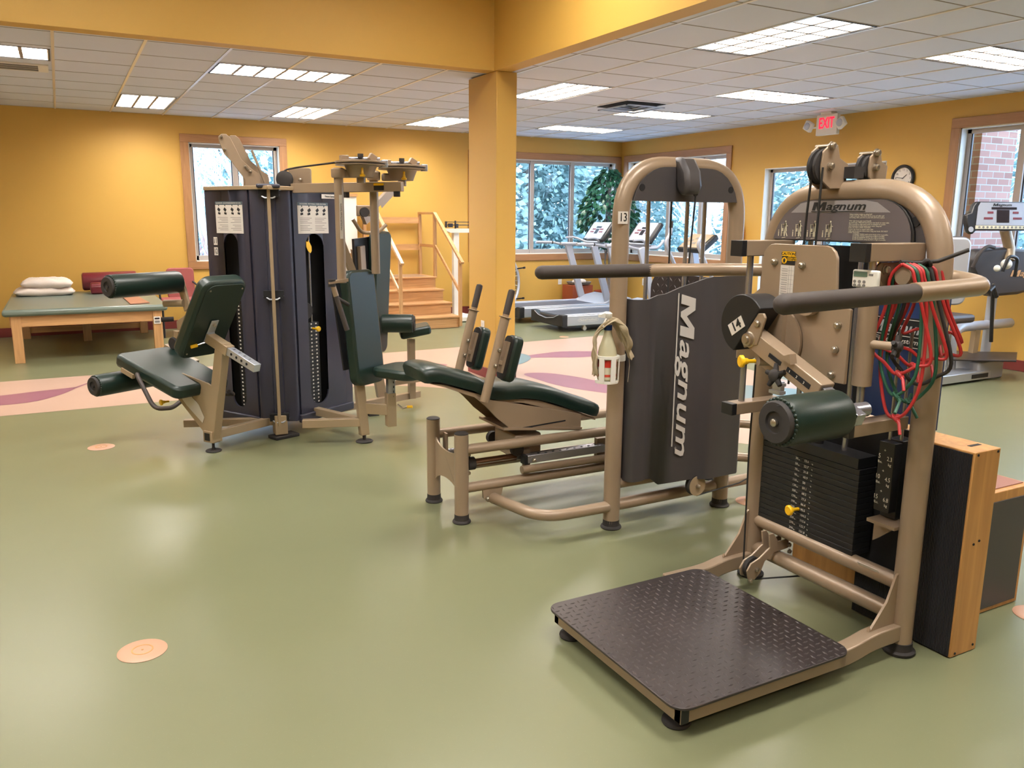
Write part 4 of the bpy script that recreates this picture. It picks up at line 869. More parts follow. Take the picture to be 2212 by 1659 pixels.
for y in (3.60,3.962):
    s = V((1.79,y,.615)); e = V((1.905,y,1.03)); d = (e-s).normalized(); yy = 1
    post = put('shoulder_post', MB().cyl(s, e, .0235), 'beige', m13)
    put('flange', MB().lathe([(.03,0),(.032,.004),(.016,.007),(.016,.02)], e, d), 'beige', post)
    put('foam_grip', MB().lathe([(.017,0),(.018,.11),(.016,.122),(.004,.127)], e+d*.018, d, 20), 'foam', post)
    bolts(post, [s+d*.19+V((-.0,-.022,0)), s+d*.27+V((0,-.022,0))], -Y_, .009)
    R3 = Matrix((d.cross(V((0,1,0))).normalized()*-1, V((0,1,0)), d)).transposed()
    xd = V((0,1,0)).cross(d).normalized(); c0 = s+d*.24+xd*.085
    if xd.x < 0: xd = -xd; c0 = s+d*.24+xd*.085
    R3 = Matrix((V((0,1,0)), d.cross(V((0,-1,0)))*-1, xd)).transposed(); R3 = Matrix((V((0,1,0)), d, xd)).transposed() if V((0,1,0)).cross(d).dot(xd) > 0 else Matrix((V((0,-1,0)), d, xd)).transposed()
    sp_ = MB(); sp_.prism(rrect(.10,.235,.035,5), c0-xd*.025, R3.col[0], R3.col[1], .055); put('shoulder_pad', sp_, 'vinyl', m13, bev=.014)
    put('pad_backing', MB().prism(rrect(.085,.22,.03,5), c0-xd*.034, R3.col[0], R3.col[1], .01), 'black', post)
    put('pad_bracket', MB().bar(c0-xd*.04-d*.08, c0-xd*.04+d*.08, .045, .014, xd).bar(c0-xd*.07-d*.03, c0-xd*.04-d*.03, .03, .02, d), 'beige', post)
# footplate end
fp = MB().prism(rrect(.74,.62,.10,6,3.745,.885), (3.20,0,0), Y_, Z_, .012); put('footplate', fp, 'plate', m13, bev=.002)
d2 = MB()
for i in range(18):
    for j in range(15):
        y_, z_ = 3.40+i*.04, .60+j*.04
        if (abs(y_-3.745) > .30 and abs(z_-.885) > .23): continue
        s_ = 1 if (i+j) % 2 else -1; u_ = V((0,.7071,.7071*s_)); w_ = V((0,-.7071*s_,.7071)); o_ = V((3.2,y_,z_))
        d2.raw([o_-u_*.018, o_-w_*.0045, o_+u_*.018, o_+w_*.0045, o_+V((-.003,0,0))], [(0,1,4),(1,2,4),(2,3,4),(3,0,4)])
put('raised_diamonds', d2, 'plate', m13)
put('footplate_bracket', MB().bar((3.22,3.78,.5),(3.45,3.78,.36),.2,.05).box2((3.21,3.70,.5),(3.24,3.86,1.0)), 'beige', m13)
put('rear_rail', MB().tube(fillet([(3.0,3.605,.372),(3.15,3.605,.37),(3.72,3.05,.37)],.1,6),.026,16), 'beige', m13)
put('rear_rail', MB().tube(fillet([(3.0,3.605,.172),(3.15,3.605,.17),(3.72,3.05,.17)],.1,6),.026,16), 'beige', m13)
put('rear_rail', MB().cyl((3.0,3.962,.372),(3.72,3.962,.37),.026), 'beige', m13)
put('rear_rail', MB().cyl((3.0,3.962,.172),(3.72,3.962,.17),.026), 'beige', m13)
for x, y in ((3.72,3.05),(3.72,3.962)): put('rear_post', MB().cyl((x,y,.03),(x,y,.46),.036), 'beige', m13); foot(x,y,.036)
foot(3.30,3.60,.05)
put('rear_foot_post', MB().cyl((3.30,3.60,.03),(3.30,3.60,.16),.03), 'beige', m13)
# bottle holder, bottle, cloth
t = thing('bottle_holder', 'white plastic cup holder fixed to the post of machine 13', 'bottle holder', (2.19,3.12,.76))
hb_ = MB(); c = (2.19,3.12)
hb_.lathe([(.050,0),(.054,.0),(.054,.012),(.050,.012)], (c[0],c[1],.765), Z_); hb_.lathe([(.053,0),(.0575,.0),(.0575,.012),(.053,.012)], (c[0],c[1],.882), Z_)
for k in range(5): a_ = R_(-150+k*58); hb_.bar((c[0]+.053*math.cos(a_),c[1]+.053*math.sin(a_),.77),(c[0]+.056*math.cos(a_),c[1]+.056*math.sin(a_),.885),.026,.005,(math.cos(a_),math.sin(a_),0))
put('ring_cage', hb_, 'white', t); put('mounting_strap', MB().lathe([(.044,0),(.044,.03)], (2.30,3.2,.85), Z_).bar((2.22,3.14,.865),(2.29,3.18,.865),.03,.02), 'white', t)
t = thing('spray_bottle', 'translucent spray bottle with blue collar, white trigger and red label in the holder', 'spray bottle', (2.19,3.12,.78))
put('bottle_body', MB().lathe([(.040,0),(.044,.004),(.044,.125),(.040,.15),(.028,.185),(.019,.215),(.016,.232),(.016,.24)], (c[0],c[1],.778), Z_, 28), mat('cloudy_plastic',(186,180,150),.25), t)
put('label', MB().lathe([(.0446,0),(.0446,.105)], (c[0],c[1],.787), Z_, 28), 'cream', t); put('red_band', MB().lathe([(.0449,0),(.0449,.034)], (c[0],c[1],.842), Z_, 28), mat('label_red',(196,48,34),.4), t)
put('red_band', MB().lathe([(.0449,0),(.0449,.012)], (c[0],c[1],.797), Z_, 28), mat('label_red2',(196,70,50),.4), t)
put('collar', MB().lathe([(.019,0),(.019,.024)], (c[0],c[1],1.012), Z_, 20), mat('blue_collar',(24,62,140),.35), t)
put('trigger_head', MB().lathe([(.013,0),(.012,.03),(.016,.035),(.018,.055),(.008,.062)], (c[0],c[1],1.034), Z_, 16).prism([(0,0),(.055,.006),(.055,.02),(.0,.03),(-.012,.015)], (c[0]+.006,c[1]+.008,1.066), V((-1,-.3,0)), Z_, .016).tube([(c[0]-.015,c[1]-.004,1.066),(c[0]-.03,c[1]-.008,1.045),(c[0]-.034,c[1]-.01,1.03)],.004,8), 'white', t)
def cloth(pts_rows, name, label):
    mb = MB(); rows = [[mb.bm.verts.new(V(p)) for p in r_] for r_ in pts_rows]
    for i in range(len(rows)-1):
        for k in range(len(rows[0])-1): mb.bm.faces.new((rows[i][k],rows[i][k+1],rows[i+1][k+1],rows[i+1][k]))
    o = put(name, mb, 'rag', None, ang=180); m_ = o.modifiers.new('solid','SOLIDIFY'); m_.thickness = .007; s_ = o.modifiers.new('sub','SUBSURF'); s_.levels = s_.render_levels = 2; return o
rnd = random.Random(3); rows = []
for i in range(27):   # draped over the trigger head, falling on both sides
    u = i/26; row = []
    if u < .5: k = u/.5; base = V((2.135-.01*k, 3.10, .80+.24*k)) +V((0,.05,0)) if k < .8 else V((2.135+.05*(k-.8)/.2,3.15-.03*(k-.8)/.2,1.0+.06*(k-.8)/.2))
    else: k = (u-.5)/.5; base = V((2.20+.115*k, 3.10+.01*k, 1.075-.20*k**1.2)) 
    for j in range(12):
        v = j/11-.5; wd = .085+.035*math.sin(u*11)+.01*math.sin(u*40); 
        row.append(base+V((math.sin(v*23+u*9)*.012+math.sin(u*31+v*11)*.006+v*.02, v*wd*(.5 if u<.5 else 1)-.01, math.cos(v*19+u*13)*.010+rnd.uniform(-.005,.005))))
    rows.append(row)
o = cloth(rows, 'cleaning_cloth', ''); tag(o, 'crumpled beige terry cloth draped over the spray bottle', 'cloth')
put('loose_thread', MB().tube([(2.30,3.105,.91),(2.305,3.10,.84),(2.298,3.10,.76)],.0012,5), 'rag', o)
# round covers in the floor
for x, y, lb, r in ((.126,2.976,'round peach floor cover in the green floor nearest the viewer at lower left',.083),(.113,5.95,'round peach floor cover further away in front of the cream band',.083),(3.25,1.655,'round peach floor cover cut by the right edge beyond the pine boxes',.083),(3.21,3.165,'round peach floor cover between the two tan machines',.083),(5.66,9.05,'small dark floor cover in front of the nearer treadmill',.06)):
    t = thing('floor_cover', lb, 'floor cover', (x,y,0), 0, 'round floor outlet covers')
    put('cover_disc', MB().lathe([(r,0),(r*1.0,.0012),(r*.90,.0045),(r*.42,.0045)], (x,y,.0005), Z_, 40), 'disc', t); rg = MB()
    rg.lathe([(r*.44,0),(r*.44,.0016),(r*.38,.0016),(r*.38,.0003)], (x,y,.0042), Z_, 32); put('inner_ring', rg, 'pine', t)
    put('centre_screw', MB().cyl((x,y,.005),(x,y,.0062),.004,seg=10), 'pine', t)
# ---------------------------------------------------------------- three-sided weight tower with its stations (11 and 12)
T0 = V((1.21,5.60,0)); TR = V((.866,.5,0)); TL = V((-.5,.866,0)); S = .66; ZT, ZB = 1.69, .115
def TW(a, b, z=0): return T0+TR*a+TL*(b*.93)+V((0,0,z))
tw = thing('multi_station_weight_machine', 'dark blue black weight tower numbered 11 and 12 with three green padded stations', 'exercise machine', (1.21,5.60,0), R_(30))
# near corner column with vertical flutes
cc = [(-.0,.20),(-.012,.175),(-.012,.15),(.03,.12),(.045,.10),(.03,.075),(.05,.05),(.075,.03),(.10,.045),(.12,.03),(.15,-.012),(.175,-.012),(.20,0)]
def tpoly(pts, z0, z1, mb=None):
    mb = mb or MB(); n = len(pts); v = [TW(a,b,z0) for a,b in pts]+[TW(a,b,z1) for a,b in pts]
    return mb.raw(v, [tuple(range(n)), tuple(range(n,2*n))]+[(i,(i+1)%n,n+(i+1)%n,n+i) for i in range(n)])
# two slotted covers: build each face as frame around an arched slot
def cover(P, w0, w1, sl, name='tower_cover'):
    # P(u, n, z): u along the face, n outward; slot sl=(u0,u1,z0,z1)
    mb = MB(); u0, u1, z0, z1 = sl; uc, r_ = (u0+u1)/2, (u1-u0)/2; t_ = .012
    top = [(uc+r_*math.cos(R_(a)), z1-r_+r_*math.sin(R_(a))) for a in range(180,-1,-20)]; bot = [(uc+r_*math.cos(R_(a)), z0+r_+r_*math.sin(R_(a))) for a in range(360,179,-20)]
    inner = top+bot
    def outer(p):
        a = math.atan2(p[1]-(z0+z1)/2, p[0]-uc); c, s = math.cos(a), math.sin(a)
        return p
    quads = []
    # left strip, right strip, top cap and bottom cap as polygons
    polys = [[(w0,ZB),(u0,ZB),(u0,z0+r_),(u0,z1-r_),(u0,ZT),(w0,ZT)], [(u1,ZB),(w1,ZB),(w1,ZT),(u1,ZT),(u1,z1-r_),(u1,z0+r_)],
             [(u0,z1-r_)]+top[1:-1]+[(u1,z1-r_),(u1,ZT),(u0,ZT)], [(u1,z0+r_)]+bot[1:-1]+[(u0,z0+r_),(u0,ZB),(u1,ZB)]]
    for pl_ in polys:
        n = len(pl_); vs = [P(u,0,z) for u,z in pl_]+[P(u,-t_,z) for u,z in pl_]
        mb.raw(vs, [tuple(range(n)), tuple(range(n,2*n))]+[(i,(i+1)%n,n+(i+1)%n,n+i) for i in range(n)])
    bmesh.ops.remove_doubles(mb.bm, verts=mb.bm.verts[:], dist=1e-5)
    return put(name, mb, 'navy', tw, ang=50)
PL_ = lambda u, n, z: TW(-n-.012, u, z); PR_ = lambda u, n, z: TW(u, -n-.012, z)
cl = cover(PL_, .20, S, (.325,.475,.19,1.40)); cr_ = cover(PR_, .20, S, (.30,.475,.19,1.40))
put('corner_column', tpoly(cc+[(.22,.05),(.22,.22),(.05,.22)], ZB-.01, ZT-.005), 'navy', tw, ang=60)
put('base_skirt', MB().bar(PL_(.18,.004,ZB),PL_(S,.004,ZB),.03,.06), 'navy', tw, bev=.008); put('base_skirt', MB().bar(PR_(.18,.004,ZB),PR_(S+.06,.004,ZB),.03,.06), 'navy', tw, bev=.008)
for z in (1.655,.99,.14):
    q = MB(); q.bar(TW(.065,-.006,z),TW(.065,.1,z),.04,.045,(0,0,1)); q.bar(TW(-.006,.065,z),TW(.1,.065,z),.04,.045)
    put('hand_recess', MB().tube([TW(.09,-.002,z),TW(.035,-.0,z-.022),TW(-.0,.035,z-.022),TW(-.002,.09,z)],.0055,8), 'alu', tw)
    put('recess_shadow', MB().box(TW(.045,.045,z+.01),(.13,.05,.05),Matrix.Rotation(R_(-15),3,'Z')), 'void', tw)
put('corner_rib', MB().bar(TW(.018,.018,ZB-.02),TW(.018,.018,ZT+.005),.018,.02,(1,0,0)), 'beige2', tw)
put('rear_cover', tpoly([(S,.02),(S+.012,S),(.05,S+.012),(.05,S),(S-.012,S-.012),(S-.012,.02)], ZB, ZT), 'navy', tw)
put('rear_cover', MB().raw([TW(S,0,ZB),TW(S+.10,.02,ZB),TW(S+.10,.02,.55),TW(S+.02,.02,1.05),TW(S+.0,.0,1.5)], [(0,1,2,3,4)]), 'navy', tw)
put('interior', tpoly([(.1,.1),(S-.03,.1),(S-.03,S-.03),(.1,S-.03)], ZB+.02, ZT-.03), 'void', tw)
put('top_frame', tpoly([(-.02,-.02),(S,-.02),(S,.02),(.02,.02),(.02,S),(-.02,S)], ZT-.004, ZT+.022), 'beige2', tw, bev=.004)
put('top_cap', MB().box(TW(.03,.03,ZT+.02),(.15,.08,.025),Matrix.Rotation(R_(-15),3,'Z')), 'navy', tw, bev=.008)
put('corner_post', MB().bar(TW(.05,.05,.03),TW(.05,.05,ZB+.05),.085,.085,(1,0,0)), 'beige2', tw, bev=.004)
put('post_foot', MB().bar(TW(-.02,.06,.012),TW(.16,.02,.012),.11,.022), 'rubber', tw, bev=.004)
for (P, seed) in ((PL_,0),(PR_,1)):
    for u in ((.345,.43) if 0 else (.385,)): put('guide_rod', MB().cyl(P(u,-.06,.2),P(u,-.06,1.5),.009), 'chrome', tw)
    sk = MB(); zt_ = 1.02 if seed == 0 else .80; n = int((zt_-.18)/.027)
    for i in range(n):
        z = .185+i*.027; c_ = (P(.325,-.04,z)+P(.44,-.09,z+.025))/2
        sk.bar(P(.325,-.065,z+.0125),P(.435,-.065,z+.0125),.05,.025)
    o = put('weight_stack', sk, 'black', tw); q = MB()
    for i in range(n):
        z = .1975+i*.027; U_ = (P(1,0,0)-P(0,0,0)).normalized()
        for du, w_ in ((-.024,.012),(.022,.014)): q.bar(P(.385+du-w_/2,-.0385,z+.002),P(.385+du+w_/2,-.0385,z+.002),.002,.010)
    put('plate_numbers', q, 'white', o)
    pin(tw, P(.36 if seed == 0 else .37,-.035,.985 if seed == 0 else .735), (P(0,1,0)-P(0,0,0))+((TR*.7) if seed == 0 else V((.4,-.1,0)))*-.0, .019, .062, 'weight_pin')
pin(tw, PL_(.395,-.03,.99), (P:=None) or (-TR), .019, .06, 'weight_pin') if 0 else None
put('cam_pulley', MB().lathe([(.055,-.008),(.06,0),(.055,.008)], PR_(.335,-.055,.86), -TL, 24), 'rubber', tw)
put('yellow_tag', MB().prism([(-.02,.04),(-.005,.03),(.0,.045),(.012,.03),(.03,.0),(.03,-.03),(.018,-.045),(-.002,-.03),(-.02,.0)], PR_(.345,-.02,1.31), TR, Z_, .003), 'yellow', tw)
# instruction cards and numbers
for P, U_, u0, ttl in ((PL_,-TL,.40,'QUADRICEPS:  LEG EXTENSION/SEATED LEG CURL'),(PR_,TR,.385,'SHOULDERS:  PECTORALS / REAR DELTOIDS')):
    N = (P(0,1,0)-P(0,0,0)).normalized(); o_ = P(u0,.001,1.515)
    cd = put('instruction_card', MB().bar(P(u0-.145,.001,1.505),P(u0+.145,.001,1.505),.002,.21), 'paper', tw)
    put('card_header', MB().bar(P(u0-.145,.002,1.60),P(u0+.145,.002,1.60),.002,.022), mat('header_grey',(78,92,100),.5), cd)
    text('card_title', ttl, .013, P(u0,.0035,1.60), U_, Z_, 'paper', cd, ext=.0002, fitw=.25); q = MB()
    for k in range(4):
        uu = u0-.105+k*.067+(.01 if k > 1 else 0)
        q.bar(P(uu-.010,.002,1.55),P(uu+.012,.002,1.565),.0012,.020); q.bar(P(uu-.014,.002,1.53),P(uu+.01,.002,1.535),.0012,.014); q.bar(P(uu-.004,.002,1.585),P(uu+.004,.002,1.585),.0012,.010)
    put('exercise_drawings', q, 'ink', cd); q = MB()
    for k in range(8):
        for sgn in (-1,1): q.bar(P(u0+sgn*.07-.055,.002,1.505-k*.011-(.006 if k > 3 else 0)),P(u0+sgn*.07+.055-(k%3)*.02,.002,1.505-k*.011-(.006 if k > 3 else 0)),.0008,.0028)
    put('card_text', q, 'grayink', cd)
for s, z in (('11',1.345),('12',1.275)):
    ns = put('number_sticker', MB().bar(PL_(.545,.0015,z),PL_(.585,.0015,z),.002,.054), 'paper', tw); text('number_text', s, .052, PL_(.565,.0035,z), -TL, Z_, 'ink', ns, sx=.72)
put('maker_label', MB().bar(PR_(.47,.003,1.655),PR_(.64,.003,1.655),.002,.03), 'paper', tw); text('label_text', 'Fitness Systems', .017, PR_(.555,.006,1.655), TR, Z_, 'ink', tw)
# tall bent bracket arm on top
ba = [(-.01,-.02),(.093,-.02),(.093,.065),(.085,.087),(.046,.11),(-.025,.175),(-.06,.25),(-.09,.315),(-.115,.335),(-.145,.335),(-.165,.315),(-.163,.29),(-.149,.248),(-.133,.205),(-.093,.165),(-.01,.046)]
for k in (0,.055):
    put('bracket_plate', MB().prism([(-p[0]*.0+p[0],p[1]) for p in ba], TW(.07,.30,ZT+.02)+V((k*1.3,k*1.2,0)), V((1,0,0)), Z_, .007), 'beige', tw, bev=.002)
bolts(tw, [TW(.07,.30,ZT+.02)+V((dx,-.008,dz)) for dx, dz in ((-.148,.315),(-.005,.13),(.03,.10),(-.13,.235),(.01,.115))], -Y_, .008)
put('bracket_strut', MB().bar(TW(.19,.45,ZT),TW(.19,.45,ZT+.25),.035,.035,(1,0,0)), 'beige', tw)
put('bracket_strut', MB().bar(TW(.13,.30,ZT+.26),TW(.19,.25,ZT+.05),.05,.012), 'beige', tw)
# pulley block and strap running to the pec discs
pb = TW(.30,.06,ZT+.075); put('pulley_block', MB().prism(rrect(.15,.14,.015,3), pb+V((.035,0,.005)), V((.93,-.36,0)), Z_, .035), 'beige', tw, bev=.003)
pwl = put('strap_wheel', MB().lathe([(.045,-.03),(.056,-.025),(.052,-.012),(.056,.0),(.045,.005)], pb+V((-.075,-.03,-.005)), V((.6,.8,0)), 26), 'rubber', tw); bolts(tw, [pb+V((.02,-.045,-.005))], V((-.36,-.93,0)), .010)
put('strap', MB().tube(fillet([pb+V((-.11,-.03,-.02)),pb+V((-.09,-.035,.055)),pb+V((.0,-.06,.075)),V((1.56,5.24,1.85))],.05,5),.006,8), 'rubber', tw)
# pec station ---------------------------------------------------------
def PC(t, s, z): return V((1.45,5.74,z))+V((.5,-.866,0))*t+TR*s      # t outwards from the face, s sideways
pec = tw
BA, BB = V((1.40,5.72,1.70)), V((1.985,5.19,1.712)); put('overhead_beam', MB().bar(BA,BB,.05,.062), 'beige', pec, bev=.003); BD = (BB-BA).normalized(); BN_ = V((-.67,-.74,0)).normalized()
put('caution_label', MB().bar(BB-BD*.19+BN_*.027,BB-BD*.12+BN_*.027,.002,.045), 'black', pec); put('caution_band', MB().bar(BB-BD*.19+BN_*.0285+V((0,0,.015)),BB-BD*.12+BN_*.0285+V((0,0,.015)),.002,.014), 'yellow', pec)
for c_ in (V((1.70,5.17,1.845)), V((2.04,5.34,1.84))):
    pass 
    dk = put('cam_disc', MB().lathe([(.155,-.014),(.16,-.01),(.148,-.003),(.16,.004),(.16,.012),(.13,.016)], c_, Z_, 40), 'beige', pec)
    put('strap_groove', MB().lathe([(.153,-.004),(.153,.003)], c_, Z_, 40), 'rubber', dk)
    put('cam_housing', MB().lathe([(.075,0),(.085,.03),(.10,.065),(.105,.07)], c_-V((0,0,.085)), Z_, 24), 'beige', pec)
    put('strap_clamp', MB().box(c_+V((.135,-.06,0)),(.04,.03,.045)), 'alu', pec, bev=.003)
    put('hub_post', MB().cyl(c_-V((0,0,.12)),c_-V((0,0,.05)),.028), 'beige', pec)
    pin(pec, c_+V((-.02,-.09,-.03)), (0,0,-1), .018, .05, 'yellow_pull_knob')
    put('arm_lever', MB().bar(c_+V((-.13,.03,-.065)),c_+V((.03,.02,-.06)),.05,.05), 'beige', pec, bev=.012); put('stop_bolt', MB().cyl(c_+V((.0,0,.012)),c_+V((0,0,.05)),.014).cyl(c_+V((0,0,.035)),c_+V((0,0,.06)),.018), 'rubber', pec)
    put('stop_block', MB().box(c_+V((.085,.02,.04)),(.05,.04,.04),Matrix.Rotation(R_(30),3,'Y')).box(c_+V((-.09,.05,.03)),(.05,.05,.04)), 'beige', pec, bev=.003)
    put('cross_rod', MB().cyl(c_+V((-.07,.05,.03)),c_+V((.14,.04,.035)),.012), 'chrome', pec)
for k in (.04,.40): put('rubber_stop', MB().cyl(BB-BD*k-V((0,0,.065)),BB-BD*k-V((0,0,.02)),.022), 'rubber', pec)
A1_, A2_ = V((1.56,5.19,0)), V((1.855,5.38,0))
for P, zl in ((A1_,1.10),(A2_,1.14)):
    a_ = put('pec_arm_tube', MB().cyl(P+V((0,0,zl)),P+V((0,0,1.79)),.029), 'beige', pec)
    put('arm_collar', MB().lathe([(.04,0),(.045,.01),(.045,.05),(.03,.06)], P+V((0,0,1.755)), Z_), 'beige', a_)
put('maker_label', MB().prism([(-.004,0),(.016,0),(.016,.27),(-.004,.27)], A1_+V((-.006,-.0305,1.38)), V((1,.1,0)), Z_, .0015), 'paper', pec); text('label_text', 'MAGNUM Fitness Systems', .015, A1_+V((0,-.033,1.515)), Z_, V((-1,-.1,0)), 'ink', pec)
put('grip_arm', MB().tube(fillet([A1_+V((.02,0,1.125)),A1_+V((-.075,-.03,1.105))],.02),.010,10).prism([(-.10,-.012),(.03,.0),(.03,.02),(-.10,0)], A1_+V((0,-.02,1.11)), V((1,.2,0)), Z_, .02), 'beige', pec)
put('round_plug', MB().cyl(A1_+V((-.075,-.03,1.08)),A1_+V((-.075,-.03,1.125)),.024), 'rubber', pec)
gp = put('hand_grip', MB().tube([A1_+V((-.07,-.03,1.09)),A1_+V((-.045,-.035,1.0)),A1_+V((.01,-.045,.80))],[.014,.017,.017],14), 'foam', pec)
put('grip_tube', MB().tube([A1_+V((-.072,-.03,1.10)),A1_+V((-.05,-.034,1.02))],.0175,14), 'beige', pec); put('grip_support', MB().tube([A1_+V((-.05,-.034,1.01)),A1_+V((.03,-.03,.96))],.014,10), 'rubber', pec)
# back pad and seat of the pec station
FWD = V((.55,-.835,0)).normalized(); SD = Z_.cross(FWD)*-1
def slab(cen, U, W, w_, h, r, t, name, parent, m='vinyl', bev=.018):
    U, W = V(U).normalized(), V(W).normalized(); N = U.cross(W); return put(name, MB().prism(rrect(w_,h,r,5), V(cen)-N*t/2, U, W, t), m, parent, bev=bev)
slab(V((1.735,5.335,.785)), TR, V((-.05,.09,1)), .275, .77, .06, .085, 'back_pad', pec)
put('back_pad_board', MB().bar(V((1.685,5.395,.50)),V((1.64,5.47,1.10)),.2,.012,TR.cross(Z_)), 'black', pec)
fp_ = V((1.715,5.30,0))
put('front_post', MB().bar(fp_+V((0,0,.05)),fp_+V((-.02,.03,.46)),.06,.06,(1,0,0)), 'beige2', pec, bev=.003); put('post_foot', MB().lathe([(.055,0),(.06,.006),(.05,.012),(.012,.016),(.012,.06)], fp_, Z_), 'rubber', pec)
put('seat_bracket', MB().bar(fp_+V((.02,.01,.235)),V((1.87,5.19,.235)),.05,.075), 'beige2', pec, bev=.003); put('seat_post', MB().bar(V((1.87,5.19,.12)),V((1.87,5.19,.35)),.062,.062,(1,0,0)), 'beige2', pec, bev=.003)
put('seat_slide', MB().bar(V((1.873,5.19,.30)),V((1.873,5.19,.47)),.05,.05,(1,0,0)), 'alu', pec, bev=.003); q = MB()
for k in range(5): q.cyl((1.885,5.163,.33+k*.032),(1.886,5.162,.33+k*.032),.008,seg=10)
put('slide_holes', q, 'void', pec); put('seat_lever', MB().tube([V((1.91,5.16,.27)),V((1.93,5.12,.25)),V((1.96,5.10,.262))],.007,8), 'zinc', pec); put('lever_tip', MB().tube([V((1.955,5.10,.262)),V((1.985,5.08,.264))],.0095,10), 'yellow', pec)
slab(V((1.955,5.14,.50)), V((.5,-.866,.0)), TR, .36, .33, .09, .065, 'seat_pad', pec)
put('floor_bar', MB().bar(V((1.33,5.44,.14)),fp_+V((-.02,.01,.14)),.05,.055), 'beige2', pec, bev=.003); put('floor_bar', MB().bar(TW(.35,.03,.14),fp_+V((-.02,.02,.14)),.05,.055), 'beige2', pec, bev=.003)
# leg extension / curl station -----------------------------------------
F0 = V((.76,5.52,0))
def LE(u, v, z): return F0+TL*u+TR*v+V((0,0,z))
put('rear_post', MB().bar(LE(0,0,.07),LE(-.16,0,.74),.06,.075,TL), 'beige2', tw, bev=.004); put('foot_disc', MB().lathe([(.048,0),(.052,.004),(.048,.009),(.012,.012),(.009,.03),(.009,.08)], F0, Z_), 'rubber', tw)
put('foot_block', MB().box(LE(0,0,.105),(.085,.085,.075),Matrix.Rotation(R_(30),3,'Z')), 'beige2', tw, bev=.004); put('tube_plug', MB().bar(LE(.0,-.045,.105),LE(.0,-.043,.105),.05,.05), 'black', tw)
put('gusset_web', MB().prism([(0,0),(.50,.40),(.42,.44),(-.02,.37),(-.08,.35)], LE(.0,-.03,.09), TL, Z_, .012), 'beige2', tw)
put('warning_label', MB().prism([(.05,.10),(.20,.20),(.32,.31),(.26,.345),(.08,.22),(.03,.14)], LE(.0,-.0335,.09), TL, Z_, .002), 'paper', tw)
put('floor_bar', MB().bar(LE(0,.02,.11),TW(.02,.15,.11),.05,.055), 'beige2', tw, bev=.003); put('floor_bar', MB().bar(LE(.42,.1,.11),TW(.05,.12,.11),.05,.05), 'beige2', tw, bev=.003)
put('back_adjust_sleeve', MB().bar(LE(-.03,0,.755),LE(-.22,0,.685),.062,.062), 'beige2', tw, bev=.003); sl_ = put('back_adjust_tube', MB().bar(LE(-.2,0,.692),LE(-.46,0,.60),.05,.05), 'alu', tw, bev=.002); q = MB()
for k in range(4): p = LE(-.26-.045*k,-.0255,.671-.016*k); q.cyl(p,p-TR*.001,.009,seg=12); p2 = LE(-.26-.045*k,0,.698-.016*k); q.cyl(p2,p2+V((0,0,.0008)),.009,seg=12)
put('adjust_holes', q, 'void', sl_)
bU, bW = TR, (LE(-.25,0,1.14)-LE(.075,0,.64)).normalized()
bc = (LE(-.25,0,1.14)+LE(.075,0,.64))/2+TL*.04
slab(bc, bU, bW, .33, .60, .07, .085, 'back_pad', tw, bev=.022)
bk_ = bU.cross(bW); bk_ = bk_ if bk_.dot(TL) < 0 else -bk_
put('back_board', MB().prism(rrect(.295,.56,.06,5), bc+bk_*.043, bU, bW, .006 if bU.cross(bW).dot(bk_) > 0 else -.006), 'vinyl', tw, bev=.002)
bolts(tw, [bc+bk_*.05+bU*x+bW*y for x in (-.12,.12) for y in (-.245,.245)], bk_, .005, .004)
put('back_bracket', MB().prism([(-.028,-.10),(.028,-.10),(.028,.06),(-.028,.06)], bc+bk_*.052-bW*.05, bU, bW, .006), 'alu', tw, bev=.002); bolts(tw, [bc+bk_*.058-bW*.02], bk_, .010)
put('hinge_block', MB().bar(LE(-.02,.0,.79),LE(-.02,0,.73),.05,.07,TL), 'alu', tw); put('release_lever', MB().tube([LE(-.02,-.03,.725),LE(.0,-.09,.71)],.007,8), 'chrome', tw); put('lever_tip', MB().tube([LE(-.005,-.075,.712),LE(.005,-.115,.705)],.011,10), 'yellow', tw)
sU, sW = TR, (LE(.70,0,.60)-LE(.06,0,.43)).normalized()
slab((LE(.70,0,.575)+LE(.04,0,.41))/2, sU, sW, .42, .66, .05, .085, 'seat_pad', tw, bev=.022)
put('seat_rail', MB().bar(LE(.62,.0,.50),LE(.1,0,.37),.06,.05), 'beige2', tw); put('rail_end', MB().bar(LE(.60,-.21,.515),LE(.48,-.21,.48),.02,.03), 'beige2', tw)
put('side_handle', MB().tube(fillet([LE(.45,-.20,.50),LE(.38,-.25,.50),LE(.20,-.27,.31),LE(.06,-.24,.33),LE(.05,-.19,.36)],.06,6),.0145,12), 'foam', tw)
put('side_handle', MB().tube(fillet([LE(.45,.20,.50),LE(.38,.25,.50),LE(.20,.27,.31),LE(.06,.24,.33),LE(.05,.19,.36)],.06,6),.0145,12), 'foam', tw)
pin(tw, LE(.36,-.05,.30), V((-.9,-.3,0)), .02, .055, 'yellow_pull_knob')
roller(tw, LE(.685,-.20,1.055), LE(.685,.33,1.055), .079, name='upper_roller_pad'); roller(tw, LE(.70,-.35,.415), LE(.70,.12,.415), .073, name='lower_roller_pad')
put('roller_arm', MB().bar(LE(.69,.35,1.06),LE(.60,.33,.86),.02,.07,TL), 'beige2', tw, bev=.006); put('roller_arm', MB().prism([(0,0),(.12,.02),(.10,.2),(.0,.14),(-.08,.10),(-.08,.04)], LE(.60,.30,.68), TL*-1, Z_, .015), 'beige2', tw, bev=.004)
put('arm_tube', MB().cyl(LE(.75,.25,.905),LE(.62,.31,.91),.026), 'beige2', tw); put('arm_tube', MB().bar(LE(.62,.25,.72),LE(.64,.25,.43),.04,.05,TL), 'beige2', tw)
